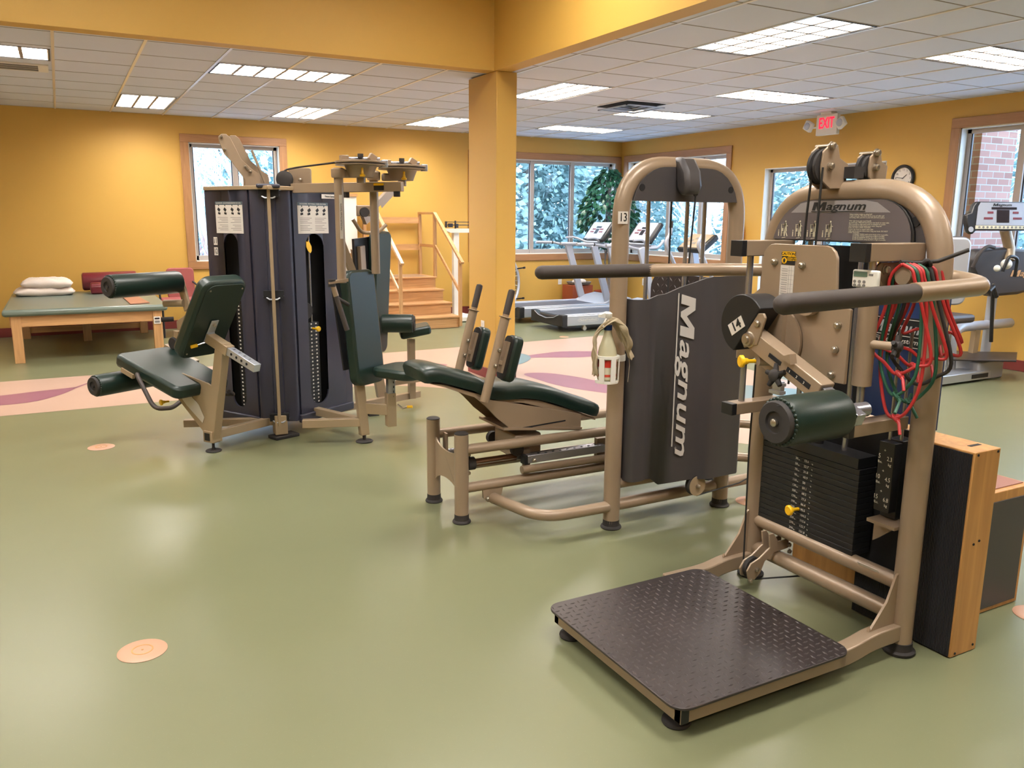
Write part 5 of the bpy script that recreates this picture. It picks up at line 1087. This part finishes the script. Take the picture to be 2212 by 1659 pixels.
put('stop_bumper', MB().cyl(LE(.70,.18,.80),LE(.66,.25,.80),.017), 'rubber', tw); put('link_tube', MB().bar(LE(.72,.22,.60),LE(.45,.25,.50),.05,.05), 'beige2', tw); put('pivot_wheel', MB().lathe([(.04,0),(.045,.01),(.04,.02)], LE(.60,.20,.64), -TR, 24), 'rubber', tw)
# third station on the far side -----------------------------------------
bx = V((2.20,6.20,0))
slab(V((2.16,6.22,.93)), V((.75,.66,0)), V((.05,-.03,1)), .24, .96, .06, .08, 'back_pad', tw)
put('back_board', MB().bar(V((2.03,6.15,.52)),V((2.0,6.12,1.36)),.24,.02,V((.75,.66,0)).cross(Z_)), 'black', tw)
put('back_channel', MB().bar(V((2.02,6.11,.55)),V((1.98,6.07,1.30)),.07,.03,V((.75,.66,0)).cross(Z_)), 'beige', tw)
put('rear_post', MB().bar(V((1.95,6.1,1.28)),V((2.16,6.2,.10)),.06,.07,(1,0,0)), 'beige', tw); put('rear_brace', MB().bar(V((1.80,6.0,1.35)),V((2.10,6.15,.65)),.07,.05,(1,0,0)), 'beige', tw)
put('diagonal_arm', MB().bar(V((2.0,6.05,1.49)),V((2.30,6.25,1.72)),.03,.07,(0,0,1)), 'beige', tw); put('caution_label', MB().bar(V((2.08,6.055,1.53)),V((2.16,6.105,1.59)),.002,.03), 'yellow', tw)
put('lever_arm', MB().tube(fillet([V((1.90,6.0,1.50)),V((1.97,6.02,1.40)),V((2.09,6.0,1.40)),V((2.16,6.0,1.46))],.04,5),.014,10), 'beige', tw)
put('pulley_bracket', MB().box(V((1.99,5.98,1.56)),(.13,.03,.08)), 'beige', tw, bev=.006); put('pulley_wheel', MB().lathe([(.035,0),(.035,.02)], V((1.975,5.96,1.55)), -Y_, 20), 'rubber', tw); bolts(tw, [V((2.03,5.962,1.56))], -Y_, .012)
roller(tw, V((2.37,6.02,.70)), V((2.15,6.13,.70)), .072)
slab(V((2.46,6.22,.615)), V((.9,-.3,.18)), V((.3,.95,0)), .25, .28, .03, .07, 'seat_pad', tw); put('seat_frame', MB().bar(V((2.42,6.2,.55)),V((2.42,6.2,.06)),.05,.05,(1,0,0)), 'beige', tw)
put('seat_strut', MB().bar(V((2.25,6.2,.2)),V((2.52,6.1,.24)),.035,.04), 'beige', tw); put('rear_foot_bar', MB().bar(V((1.7,6.0,.08)),V((2.5,6.25,.08)),.05,.05), 'beige', tw); put('foot_disc', MB().lathe([(.045,0),(.045,.01),(.012,.014),(.012,.06)], V((2.16,6.2,0)), Z_), 'rubber', tw)
put('rear_foot', MB().box2((1.98,5.98,0),(2.06,6.06,.06)), 'rubber', tw)
# ---------------------------------------------------------------- things by the back wall
t = thing('mat_table', 'low oak framed treatment table with sage green padded top by the back wall', 'treatment table', (.18,10.8,0))
x0, x1, y0, y1 = -.60, .965, 9.76, 11.88
put('padded_top', MB().box2((x0,y0,.488),(x1,y1,.558)), 'sage', t, bev=.026)
put('apron', MB().box2((-.5,y0+.05,.375),(.88,y0+.08,.49)), 'oak', t, bev=.003); put('apron', MB().box2((-.5,y1-.09,.375),(.88,y1-.06,.49)), 'oak', t, bev=.003)
for x in (-.53,.87): put('apron', MB().box2((x-.012,y0+.06,.375),(x+.012,y1-.07,.49)), 'oaky', t)
for x, y in ((-.485,y0+.085),(.855,y0+.085),(-.485,y1-.1),(.855,y1-.1),(.18,11.29)): put('leg', MB().box2((x-.046,y-.046,0),(x+.046,y+.046,.49)), 'oakz', t, bev=.003)
put('stretcher', MB().box2((-.45,y1-.12,.07),(.82,y1-.09,.135)), 'oak', t)
t = thing('interval_timer', 'small white timer hooked on the right front leg of the treatment table', 'timer', (.855,9.79,.40)); put('case', MB().box2((.815,9.785,.345),(.885,9.798,.425)), 'white', t, bev=.003); put('display', MB().box2((.825,9.782,.395),(.875,9.786,.413)), 'screen', t); put('buttons', MB().box2((.825,9.782,.358),(.875,9.786,.382)), 'grayink', t)
def pillow(c, d, rz, label):
    mb = MB(); nx, ny = 18, 14; R = Matrix.Rotation(rz,3,'Z'); rn = random.Random(int(c[0]*100)); ph = rn.uniform(0,6); g = []
    for s in (1,-1):
        G = []
        for i in range(nx+1):
            row = []
            for j in range(ny+1):
                a, b = i/nx*2-1, j/ny*2-1; e = max(0,(1-abs(a)**3.2))**.55*max(0,(1-abs(b)**3.2))**.55
                z = s*d[2]/2*e*(1+.12*math.sin(a*5+ph)*math.cos(b*4+ph))+.012*math.sin(a*9+b*7+ph)*e
                row.append(mb.bm.verts.new(V(c)+R @ V((a*d[0]/2*(1-.06*b*b), b*d[1]/2*(1-.06*a*a), max(z,-d[2]*.34)))))
            G.append(row)
        for i in range(nx):
            for j in range(ny): q = (G[i][j],G[i+1][j],G[i+1][j+1],G[i][j+1]); mb.bm.faces.new(q if s > 0 else q[::-1])
        g.append(G)
    bmesh.ops.remove_doubles(mb.bm, verts=mb.bm.verts[:], dist=.0015)
    return one('pillow', mb, 'linen', label, 'pillow', None, loc=(c[0],c[1],c[2]-d[2]*.34), ang=180)
pillow((-.235,11.5,.60),(.66,.42,.13),.05,'flattened white pillow at the bottom of the pair on the treatment table')
pillow((-.20,11.5,.695),(.56,.38,.14),-.06,'white pillow lying on top of another on the treatment table')
one('bolster', MB().tube([(.18,11.72,.69),(.19,11.72,.69),(.20,11.72,.69),(.79,11.72,.70),(.805,11.72,.70),(.815,11.72,.70)],[.085,.105,.112,.112,.105,.085],28), 'maroon', 'large round maroon vinyl bolster at the back of the treatment table', 'bolster', loc=(.5,11.72,.58))
one('bolster', MB().prism([(-.10,0),(.10,0),(.10,.10),(.06,.135),(-.06,.135),(-.10,.10)], (.26,11.44,.56), Y_, Z_, .40), 'maroon', 'smaller maroon wedge bolster in front of the round one', 'bolster', loc=(.46,11.44,.56), bev=.02)
one('wooden_board', MB().raw([V((.575,10.80,.5605)),V((.745,10.72,.5605)),V((.80,9.95,.5605)),V((.60,9.86,.5605)),V((.575,10.80,.569)),V((.745,10.72,.569)),V((.80,9.95,.569)),V((.60,9.86,.569))],[(0,1,2,3),(4,5,6,7),(0,1,5,4),(1,2,6,5),(2,3,7,6),(3,0,4,7)]), mat('board_brown',(150,100,74),.5), 'thin wooden board lying on the right side of the treatment table', 'board', loc=(.68,10.3,.56))
t = thing('side_chair', 'salmon upholstered chair with black legs beside the treatment table', 'chair', (1.25,11.35,0))
put('backrest', MB().prism(rrect(.34,.40,.05,5,0,.0), (1.33,11.66,.64), X_, V((0,.12,1)), .05), 'pink', t, bev=.015); put('seat', MB().box2((1.05,11.1,.40),(1.50,11.6,.47)), 'pink', t, bev=.02)
for x, y in ((1.04,11.13),(1.46,11.13),(1.04,11.62),(1.46,11.62)): put('leg', MB().tube([(x,y,.0),(x,y,.44)],.013,10), 'rubber', t)
for x in (1.02,1.48): put('arm', MB().tube(fillet([(x,11.13,.42),(x,11.13,.64),(x,11.62,.66)],.05,4),.012,8), 'rubber', t)
# training stairs
t = thing('training_stairs', 'oak exercise stairs with double handrails against the back wall', 'stairs', (4.4,11.2,0))
sx0, sx1 = 3.80, 4.83
for i in range(4):
    z = .165*(i+1); yf = 10.5+.28*i; yb = 11.97
    put('riser', MB().box2((sx0+.01,yf,z-.165 if i else .004),(sx1-.01,yf+.02,z-.02)), 'oak', t)
    put('tread', MB().box2((sx0-.01,yf-.025,z-.022),(sx1+.01,yf+.285 if i < 3 else yb,z)), 'oak', t, bev=.004)
    gz = MB(); gy0, gy1 = yf+.03, (yf+.2 if i < 3 else yf+.5); n_ = 3 if i < 3 else 8
    for k in range(n_): yy = gy0+(gy1-gy0)*k/(n_-1); gz.box2((sx0+.08,yy-.006,z-.0005),(sx1-.08,yy+.006,z+.0015))
    put('anti_slip_strip', gz, 'grayink' if i == 3 else 'trim', t)
sd = [(10.505,0.004)]+sum([[(10.505+.28*i,.165*(i+1)-.022),(10.505+.28*(i+1),.165*(i+1)-.022)] for i in range(3)],[])+[(10.505+.84,.64),(11.96,.64),(11.96,.004)]
for x in (sx0,sx1-.02): put('side_panel', MB().prism(sd, (x,0,0), Y_, Z_, .02), 'oaky', t)
for x in (3.955,4.835):
    put('newel_post', MB().box2((x-.022,10.46,.02),(x+.022,10.505,.94)), 'oakz', t, bev=.003)
    put('platform_post', MB().box2((x-.022,11.34,.64),(x+.022,11.385,1.56)), 'oakz', t, bev=.003); put('platform_post', MB().box2((x-.022,11.92,.64),(x+.022,11.965,1.56)), 'oakz', t, bev=.003)
    put('handrail', MB().bar((x,10.40,.90),(x,11.37,1.58),.05,.035), 'oaky', t, bev=.004); put('handrail', MB().bar((x,11.35,1.575),(x,11.965,1.575),.05,.035), 'oaky', t, bev=.004)
    put('middle_rail', MB().bar((x,10.49,.50),(x,11.36,1.11),.022,.04), 'oaky', t); put('middle_rail', MB().bar((x,11.36,1.10),(x,11.95,1.10),.022,.04), 'oaky', t)
for z in (1.47,1.07): put('back_rail', MB().box2((3.95,11.93,z-.045),(4.83,11.95,z+.045)), 'oak', t)
t = thing('storage_cabinet', 'white cabinet with oak edging behind the dark weight tower', 'cabinet', (3.62,11.85,0))
put('body', MB().box2((3.36,11.7,.02),(3.77,12.01,1.80)), 'white', t); put('oak_top', MB().box2((3.34,11.68,1.80),(3.78,12.015,1.84)), 'oak', t); put('oak_ledge', MB().box2((3.35,11.675,.95),(3.775,11.70,1.0)), 'oak', t)
t = thing('beam_scale', 'white physician scale with black sliding beam beside the stairs', 'scale', (5.17,11.35,0))
put('platform', MB().box2((5.0,11.0,.01),(5.35,11.5,.08)), 'white', t, bev=.01); put('column', MB().box2((5.13,11.34,.08),(5.22,11.42,1.30)), 'white', t, bev=.006); put('beam_housing', MB().prism([(-.20,.03),(-.20,.0),(-.13,-.03),(.2,-.03),(.2,.03)], (5.20,11.40,1.325), X_, Z_, .08), 'white', t)
put('balance_beam', MB().box2((5.0,11.34,1.40),(5.38,11.36,1.412)).box2((5.0,11.34,1.445),(5.38,11.36,1.455)).box2((5.0,11.33,1.37),(5.02,11.37,1.46)), 'screen', t); put('sliding_weight', MB().box2((5.05,11.325,1.375),(5.11,11.375,1.43)), 'screen', t); put('sliding_weight', MB().box2((5.16,11.325,1.365),(5.20,11.375,1.425)), 'screen', t); put('beam_support', MB().box2((5.155,11.35,1.35),(5.175,11.37,1.47)), 'screen', t)
def outlet(c, ax, label):
    t = thing('wall_outlet', label, 'outlet', c, 0, 'electrical outlets'); c = V(c)
    d = (.035,.004,.058) if ax == 1 else (.004,.035,.058)
    put('cover_plate', MB().box(c,[2*k if k > .01 else k for k in d]), 'white', t, bev=.0015)
    for dz in (.022,-.022): q = V((0,-.0028,dz)) if ax == 1 else V((-.0028,0,dz)); put('socket', MB().box(c+q,[.026 if ax == 1 else .002,.002 if ax == 1 else .026,.03]), 'paper', t)
outlet((7.415,12.026,.47),1,'white wall outlet under the wide back window'); outlet((8.616,11.28,.47),0,'white wall outlet low on the right wall near the corner'); outlet((3.4975,7.07,.49),0,'white outlet low on the left face of the column')
outlet((8.616,6.2,.47),0,'white wall outlet on the right wall left of the edge window')
# right wall things
t = thing('exit_sign', 'white exit sign with red letters and two emergency lamp heads under the ceiling', 'exit sign', (8.3,7.35,2.8))
put('canopy', MB().box((8.3,7.35,2.785),(.10,.16,.028)), 'white', t, bev=.004); put('housing', MB().box((8.3,7.35,2.652),(.055,.315,.24)), 'white', t, bev=.006)
text('exit_letters', 'EXIT', .175, (8.2705,7.352,2.668), -Y_, Z_, 'letters', t, ext=.0012, bold=.0035, fitw=.225)
for y, a in ((7.62,.5),(7.13,-.6)):
    h = put('lamp_head', MB().box((8.27,y,2.655),(.06,.115,.115),Matrix.Rotation(a,3,'X')), 'white', t, bev=.012); put('lamp_arm', MB().cyl((8.3,y,2.635),(8.3,7.35,2.635),.01), 'white', t)
    put('lamp_lens', MB().lathe([(.045,0),(.04,.008),(.02,.014)], (8.24,y,2.655), -X_, 20), 'silver', h)
t = thing('wall_clock', 'round black rimmed wall clock on the right wall above machine 14', 'clock', (8.60,6.40,2.03))
cx_, cy_, cz_ = 8.612, 6.47, 2.0
put('rim', MB().lathe([(.148,0),(.152,.02),(.14,.035),(.12,.03),(.118,.012)], (cx_,cy_,cz_), -X_, 44), 'black', t); fc = put('face', MB().lathe([(.121,0),(.121,.014)], (cx_,cy_,cz_), -X_, 44), 'paper', t)
for h_ in range(1,13): a = R_(90-30*h_); text('numeral', str(h_), .03, (cx_-.0148,cy_-.094*math.cos(a),cz_+.094*math.sin(a)), -Y_, Z_, 'ink', fc)
def hand(ang, L, w_, nm): a = R_(90-ang); d = V((0,-math.cos(a),math.sin(a))); put(nm, MB().bar(V((cx_-.018,cy_,cz_))-d*.012,V((cx_-.018,cy_,cz_))+d*L,.002,w_,d.cross(X_)), 'ink', t)
hand(52,.062,.007,'hour_hand'); hand(277,.085,.005,'minute_hand')
t = thing('fire_extinguisher', 'red fire extinguisher hanging on the right wall beside machine 13', 'fire extinguisher', (8.55,9.0,1.1))
put('cylinder', MB().lathe([(.05,0),(.058,.01),(.060,.03),(.060,.29),(.05,.335),(.022,.355),(.022,.37)], (8.545,9.02,1.09), Z_, 28), 'extred', t); put('valve_head', MB().cyl((8.545,9.02,1.455),(8.545,9.02,1.49),.018).bar((8.545,8.99,1.49),(8.52,9.10,1.505),.02,.012), 'screen', t); put('hose', MB().tube(fillet([(8.545,9.0,1.475),(8.50,8.94,1.47),(8.50,8.93,1.2)],.04,5),.009,8), 'rubber', t); put('label', MB().lathe([(.0604,0),(.0604,.04)], (8.545,9.02,1.2), Z_, 28), 'ink', t); put('bracket', MB().box2((8.58,9.0,1.15),(8.62,9.04,1.4)), 'black', t)
# ficus
t = thing('potted_ficus', 'tall ficus plant with glossy dark leaves in the corner by the windows', 'plant', (8.06,11.60,0))
put('pot', MB().lathe([(.13,.02),(.15,.03),(.19,.30),(.20,.32),(.185,.32),(.18,.29),(.01,.28)], (8.06,11.60,0), Z_, 28), 'terracotta', t)
tr = MB(); rn = random.Random(2)
for k in range(3): tr.tube([(8.06+.02*k,11.45,.25),(8.06+.05*math.sin(k*2),11.60+.04*math.cos(k*2),.8),(8.06-.06*k+.06,11.57,1.4),(8.04,11.57,2.0)],[.014,.012,.010,.005],7)
for k in range(34):
    a = rn.uniform(0,6.28); z = rn.uniform(1.0,2.15); L = rn.uniform(.25,.5)*(1 if z < 1.9 else .6); p = V((8.05,11.58,z)); tr.tube([p,p+V((math.cos(a)*L*.5,math.sin(a)*L*.4,.09)),p+V((math.cos(a)*L,math.sin(a)*L*.8,-.02))],[.005,.004,.002],5,caps=False)
put('stems', tr, 'bark', t); lf = MB()
for k in range(1050):
    a = rn.uniform(0,6.28); h = rn.uniform(0,1); R0 = .50*math.sin(math.pi*min(1,h*.86+.12))**.7*(.55+.45*rn.random()**.4)
    p = V((8.04+math.cos(a)*R0, 11.54+math.sin(a)*R0*.75, 1.12+1.22*h-.12*(R0/.5))); out = V((math.cos(a),math.sin(a),-.9)).normalized(); d = (out+V((rn.uniform(-.5,.5),rn.uniform(-.5,.5),rn.uniform(-.5,.3)))).normalized()
    s = d.cross(V((rn.uniform(-1,1),rn.uniform(-1,1),1))).normalized(); L = rn.uniform(.09,.14); w_ = L*.27; n_ = d.cross(s)
    lf.raw([p, p+d*L*.3+s*w_-n_*.004, p+d*L*.65+s*w_*.8-n_*.006, p+d*L-n_*.014, p+d*L*.65-s*w_*.8-n_*.006, p+d*L*.3-s*w_-n_*.004, p+d*L*.5+n_*.006],[(0,1,6),(1,2,6),(2,3,6),(3,4,6),(4,5,6),(5,0,6)])
put('leaves', lf, 'leaf', t)
t = thing('side_table', 'small reddish wood cabinet holding odds and ends under the back window', 'cabinet', (7.75,11.75,0))
put('cabinet_body', MB().box2((7.42,11.62,.0),(7.82,11.95,.42)), mat('red_brown_wood',(150,72,44),.5), t, bev=.004)
t = thing('woven_tray', 'woven tray of white cloths on the reddish cabinet', 'tray', (7.64,11.78,.42)); put('tray_rim', MB().lathe([(.10,.001),(.19,.012),(.21,.05),(.19,.05),(.17,.02)], (7.64,11.78,.42), Z_, 24), 'bark', t); q = MB(); q.sphere((7.67,11.75,.475),.07,(1.3,.9,.6)); q.sphere((7.58,11.8,.47),.05,(1.2,1,.7)); put('folded_cloth', q, 'linen', t)
# treadmills and elliptical
def treadmill(yc, xr, label, arm):
    t = thing('treadmill', label, 'treadmill', (xr+.95,yc,0), 0, 'treadmills'); hw = .42; y0, y1 = yc-hw, yc+hw
    put('running_belt', MB().box2((xr+.06,y0+.10,.205),(xr+1.75,y1-.10,.222)), mat('belt_dark',(62,66,78),.45), t)
    put('rear_roller', MB().cyl((xr+.07,y0+.1,.175),(xr+.07,y1-.1,.175),.045), 'black', t)
    for s, ya, yb in ((0,y0,y0+.10),(1,y1-.10,y1)):
        put('side_rail', MB().box2((xr+.08,ya,.085),(xr+1.80,yb,.225)), 'alu', t, bev=.01); put('foot_rail_cover', MB().box2((xr+.08,ya+.008,.224),(xr+1.75,yb-.004,.238)), 'silver', t, bev=.004)
    put('rear_cap', MB().prism([(y0-.005,.08),(y1+.005,.08),(y1+.005,.24),(y1-.09,.24),(yc+.2,.19),(yc,.165),(yc-.2,.19),(y0+.09,.24),(y0-.005,.24)], (xr,0,0), Y_, Z_, .085), 'black', t, bev=.008)
    put('rear_cap_trim', MB().tube([(xr-.003,y0+.10,.232),(xr-.006,yc-.2,.186),(xr-.006,yc,.162),(xr-.006,yc+.2,.186),(xr-.003,y1-.10,.232)],.005,8), 'silver', t)
    put('motor_cover', MB().prism([(1.45,.222),(1.62,.30),(1.85,.34),(2.02,.30),(2.05,.10),(1.45,.10)], (xr,y1-.01,0), X_, Z_, 2*hw-.02), 'silver', t, bev=.02)
    for y in (y0+.10,y1-.10): put('transport_wheel', MB().cyl((xr+.42,y-.02,.032),(xr+.42,y+.02,.032),.03).bar((xr+.42,y,.03),(xr+.42,y,.1),.03,.03,(1,0,0)), 'white', t)
    for y in (y0+.08,y1-.08): put('levelling_foot', MB().cyl((xr+1.8,y,0),(xr+1.8,y,.12),.025), 'rubber', t)
    for y in (y0+.05,y1-.05):
        put('upright', MB().bar((xr+1.62,y,.18),(xr+1.30,y,1.12),.05,.11), 'silver', t, bev=.01)
        put('side_handrail', MB().tube(fillet([(xr+.72,y,1.15),(xr+1.05,y,1.145),(xr+1.25,y,1.10),(xr+1.62,y,1.12),(xr+1.70,y,1.22)],.06,5),.019,12), 'silver', t); put('rail_grip', MB().cyl((xr+.715,y,1.15),(xr+1.0,y,1.147),.022), 'silver', t); put('grip_end', MB().cyl((xr+1.0,y,1.147),(xr+1.02,y,1.145),.024), 'rubber', t)
    R = Matrix.Rotation(R_(-52),3,'Y'); c = V((xr+1.62,yc,1.33)); 
    put('console_body', MB().box(c+R@V((0,0,-.03)),(.36,.56,.07),R), 'black', t, bev=.025); cn = put('console_face', MB().box(c+R@V((0,0,.008)),(.32,.46,.012),R), 'silver', t, bev=.004)
    for k, (a, b, w_, h_) in enumerate(((.06,0,.13,.03),(.02,-.10,.09,.022),(.02,.10,.09,.022),(-.03,-.12,.09,.022),(-.03,.12,.09,.022),(-.02,0,.08,.09))): put('readout', MB().box(c+R@V((a,b,.0155)),(h_,w_,.003),R), 'screen' if k in (0,5) else mat('readout_red',(110,50,60),.4), cn)
    put('console_handle', MB().tube(fillet([(xr+1.22,yc-.30,1.22),(xr+1.38,yc-.30,1.23),(xr+1.52,yc-.2,1.16),(xr+1.52,yc+.2,1.16),(xr+1.38,yc+.30,1.23),(xr+1.22,yc+.30,1.22)],.06,5),.016,10), 'silver', t)
    put('console_neck', MB().bar((xr+1.62,yc-.25,1.12),(xr+1.62,yc+.25,1.12),.10,.06,(0,0,1)), 'silver', t, bev=.01)
    sl_ = MB(); el = [(.17*math.cos(R_(a)),.030*math.sin(R_(a))) for a in range(0,360,12)]
    sl_.tube([(xr+.42+x,y0-.0015,.16+z) for x, z in el+[el[0]]],.0015,5); put('logo_oval', sl_, 'white', t); text('logo_text', 'MedicalTreadDeck', .038, (xr+.42,y0-.002,.16), X_, Z_, 'white', t, fitw=.28)
    return t
treadmill(9.80, 5.83, 'nearer silver treadmill with an oval logo on its rail beyond machine 13', 0)
treadmill(10.90, 5.78, 'further silver treadmill closest to the back window', 0)
t = thing('elliptical_trainer', 'grey elliptical trainer with tilted console seen through the machine 13 frame', 'exercise machine', (7.6,9.0,0))
R = Matrix.Rotation(R_(-35),3,'Y')@Matrix.Rotation(R_(0),3,'Z'); c = V((7.55,8.75,1.22))
put('console_body', MB().box(c+R@V((0,0,-.03)),(.34,.50,.08),R), 'black', t, bev=.02); cn = put('console_face', MB().box(c+R@V((0,0,.014)),(.30,.42,.012),R), 'beige2', t, bev=.004)
for a, b in ((.05,.0),(.0,-.1),(.0,.1),(-.06,0)): put('readout', MB().box(c+R@V((a,b,.022)),(.035,.09,.003),R), 'grayink', cn)
put('mast', MB().bar((7.75,8.78,.1),(7.48,8.76,1.18),.09,.12), 'silver', t, bev=.015)
for y in (8.45,9.12): put('swing_arm', MB().tube(fillet([(7.9,y,.25),(7.40,y,1.05),(7.30,y-.0,1.20),(7.40,y,1.32),(7.40,y,1.40)],.08,5),.024,12), 'silver', t); put('swing_grip', MB().cyl((7.40,y,1.30),(7.41,y,1.49),.022), 'foam', t)
put('pedal_arm', MB().bar((6.9,8.5,.25),(8.0,8.5,.3),.08,.06), 'silver', t); put('pedal_arm', MB().bar((6.9,9.05,.32),(8.0,9.05,.3),.08,.06), 'silver', t); put('base_frame', MB().box2((7.0,8.70,.0),(8.3,8.86,.10)), 'black', t); put('flywheel_housing', MB().cyl((8.0,8.66,.38),(8.0,8.90,.38),.30,seg=32), 'silver', t)
t = thing('rebounder', 'small round trampoline standing on its edge against the back wall beside the column', 'trampoline', (6.1,11.78,0))
cR = V((6.10,11.78,.545)); nR = V((.35,-.93,.15)).normalized(); uR = Z_.cross(nR).normalized(); wR = nR.cross(uR)
ring = [cR+(uR*math.cos(R_(a))+wR*math.sin(R_(a)))*.50 for a in range(0,361,10)]; put('rim', MB().tube(ring,.026,10,caps=False), 'silver', t); put('mat', MB().lathe([(.415,0),(.415,.006)], cR, nR, 40), mat('mat_grey',(92,96,110),.7), t); sp = MB()
for k in range(36): a = R_(k*10+5); e = uR*math.cos(a)+wR*math.sin(a); sp.cyl(cR+e*.41,cR+e*.485,.007,seg=6)
o = put('springs', sp, 'cream', t); o['kind'] = 'stuff'
for k in range(6): a = R_(k*60+18); e = uR*math.cos(a)+wR*math.sin(a); p = cR+e*.50; put('leg', MB().cyl(p,p+nR*.16,.011), 'black', t); put('leg_tip', MB().cyl(p+nR*.155,p+nR*.185,.017), 'rubber', t)
# seated arm ergometer at the right edge
t = thing('arm_ergometer', 'grey upper body ergometer with padded seat and console at the right edge', 'exercise machine', (8.0,4.9,0))
c = V((7.93,4.86,1.565)); U = V((.93,-.37,0)).normalized(); W = V((.05,.13,.99)).normalized(); N_ = U.cross(W)
cb = put('console_body', MB().prism([(-.36,-.06),(-.36,.02),(-.31,.035),(-.29,.10),(-.26,.14),(.30,.14),(.33,.10),(.35,.03),(.39,.0),(.39,-.07),(.34,-.13),(-.25,-.13),(-.29,-.17),(-.33,-.15)], c-N_*.05, U, W, .06), 'black', t, bev=.012)
cf = put('console_face', MB().prism([(-.265,-.085),(.28,-.085),(.29,.09),(.26,.13),(-.22,.13),(-.245,.09)], c+N_*.011, U, W, .004), 'silver', t)
logo('brand_text', .026, c+N_*.017+W*.108, U, W, 'ink', cf, .19)
for a, b, w_, h_, m_ in ((.02,.075,.26,.022,'screen'),(.01,.0,.13,.12,'screen'),(-.12,.035,.06,.02,'r'),(-.14,-.02,.09,.02,'r'),(.14,.035,.06,.02,'r'),(.16,-.02,.09,.02,'r')):
    put('readout', MB().prism([(a-w_/2,b-h_/2),(a+w_/2,b-h_/2),(a+w_/2,b+h_/2),(a-w_/2,b+h_/2)], c+N_*.0155, U, W, .002), 'screen' if m_ == 'screen' else mat('readout_red2',(112,44,52),.4), cf)
put('button_strip', MB().prism([(-.27,-.12),(.28,-.12),(.28,-.088),(-.27,-.088)], c+N_*.0115, U, W, .003), 'cream', cb); q = MB()
for k in range(12): q.lathe([(.011,0),(.011,.002)], c+N_*.0145+U*(-.23+k*.042)-W*.104, N_, 12)
put('buttons', q, 'grayink', cb); put('round_button', MB().lathe([(.026,0),(.026,.004)], c+N_*.012+U*-.315-W*.125, N_, 20), 'silver', cb)
put('console_mast', MB().tube([c+V((.14,.03,-.12)),c+V((.25,.03,-.30)),c+V((.22,.0,-.42))],.05,14), 'beige2', t)
sh_ = [(-.25,.10),(-.18,.20),(.10,.22),(.40,.20),(.55,.15),(.55,-.17),(.30,-.24),(.02,-.26),(-.12,-.16),(-.22,.0)]
o = put('crank_housing', MB().prism(sh_, V((8.02,4.92,1.05)), U, Z_, -.16), 'shroud', t, bev=.03)
logo('brand_text', .062, V((8.02,4.92,1.05))+U*.36+V((0,0,-.03))+U.cross(Z_)*.004, U, Z_, mat('bronze_print',(196,150,104),.4), o, .36)
put('crank_handle', MB().tube(fillet([V((7.72,4.95,1.08)),V((7.76,4.92,1.22)),V((7.84,4.9,1.29)),V((7.95,4.9,1.27))],.05,5),.018,10), 'foam', t); put('crank_handle', MB().tube(fillet([V((8.04,4.72,1.0)),V((8.02,4.70,1.18)),V((7.90,4.72,1.20)),V((7.87,4.74,1.05))],.05,5),.016,10), 'black', t)
put('crank_boss', MB().sphere((7.93,4.75,1.12),.05).sphere((7.84,4.78,1.08),.032), 'white', t); put('adjust_lever', MB().tube([V((7.82,4.82,.86)),V((7.88,4.82,.90)),V((7.95,4.82,.80))],.022,8), 'black', t)
put('post', MB().tube([(8.15,4.98,.85),(8.17,5.0,.10)],.045,16), 'silver', t); put('gas_strut', MB().tube([(7.93,4.85,.88),(8.02,4.86,.35)],.018,10), 'black', t); put('strut_rod', MB().cyl((7.92,4.85,.93),(7.93,4.85,.88),.009), 'chrome', t)
put('curved_frame_tube', MB().tube(fillet([(7.56,4.95,.06),(7.56,4.98,.50),(8.5,4.98,.50)],.20,10),.048,18), 'silver', t); put('frame_strut', MB().bar((7.95,4.98,.5),(7.93,4.98,.15),.05,.08,(1,0,0)), 'beige2', t)
tp = put('foot_platform', MB().raw([V(p) for p in ((7.45,4.86,.20),(7.95,4.55,.20),(8.35,4.78,.22),(7.80,5.12,.22),(7.45,4.86,.215),(7.95,4.55,.215),(8.35,4.78,.235),(7.80,5.12,.235))],[(0,1,2,3),(4,5,6,7),(0,1,5,4),(1,2,6,5),(2,3,7,6),(3,0,4,7)]), 'plate', t, bev=.003)
put('platform_support', MB().box2((7.7,4.75,.0),(8.1,5.0,.19)), 'silver', t, bev=.02)
put('base_rail', MB().box2((6.7,4.72,.02),(7.85,4.95,.10)), 'alu', t, bev=.006); put('base_rail_slot', MB().box2((7.55,4.715,.04),(7.80,4.722,.08)), 'black', t)
put('seat_column', MB().cyl((7.20,4.86,.08),(7.20,4.86,.58),.05), 'silver', t); put('seat_rod', MB().cyl((7.33,4.84,.1),(7.33,4.84,.55),.012), 'chrome', t); put('seat_pad', MB().box2((6.95,4.70,.585),(7.48,5.06,.665)), 'shroud', t, bev=.03)
put('back_support', MB().prism(rrect(.42,.62,.07,5), V((7.22,4.90,1.06)), V((.75,-.66,0)), Z_, -.05), 'silver', t, bev=.015); put('back_cushion', MB().prism(rrect(.42,.64,.08,5), V((7.28,4.94,1.06)), V((.75,-.66,0)), Z_, -.06), 'shroud', t, bev=.02)
put('back_post', MB().bar((7.24,4.90,.6),(7.24,4.90,.80),.05,.03,(1,0,0)), 'silver', t)
t = thing('rowing_machine', 'dark exercise machine part cut off at the right edge behind the ergometer', 'exercise machine', (8.35,4.45,0)) if 0 else None
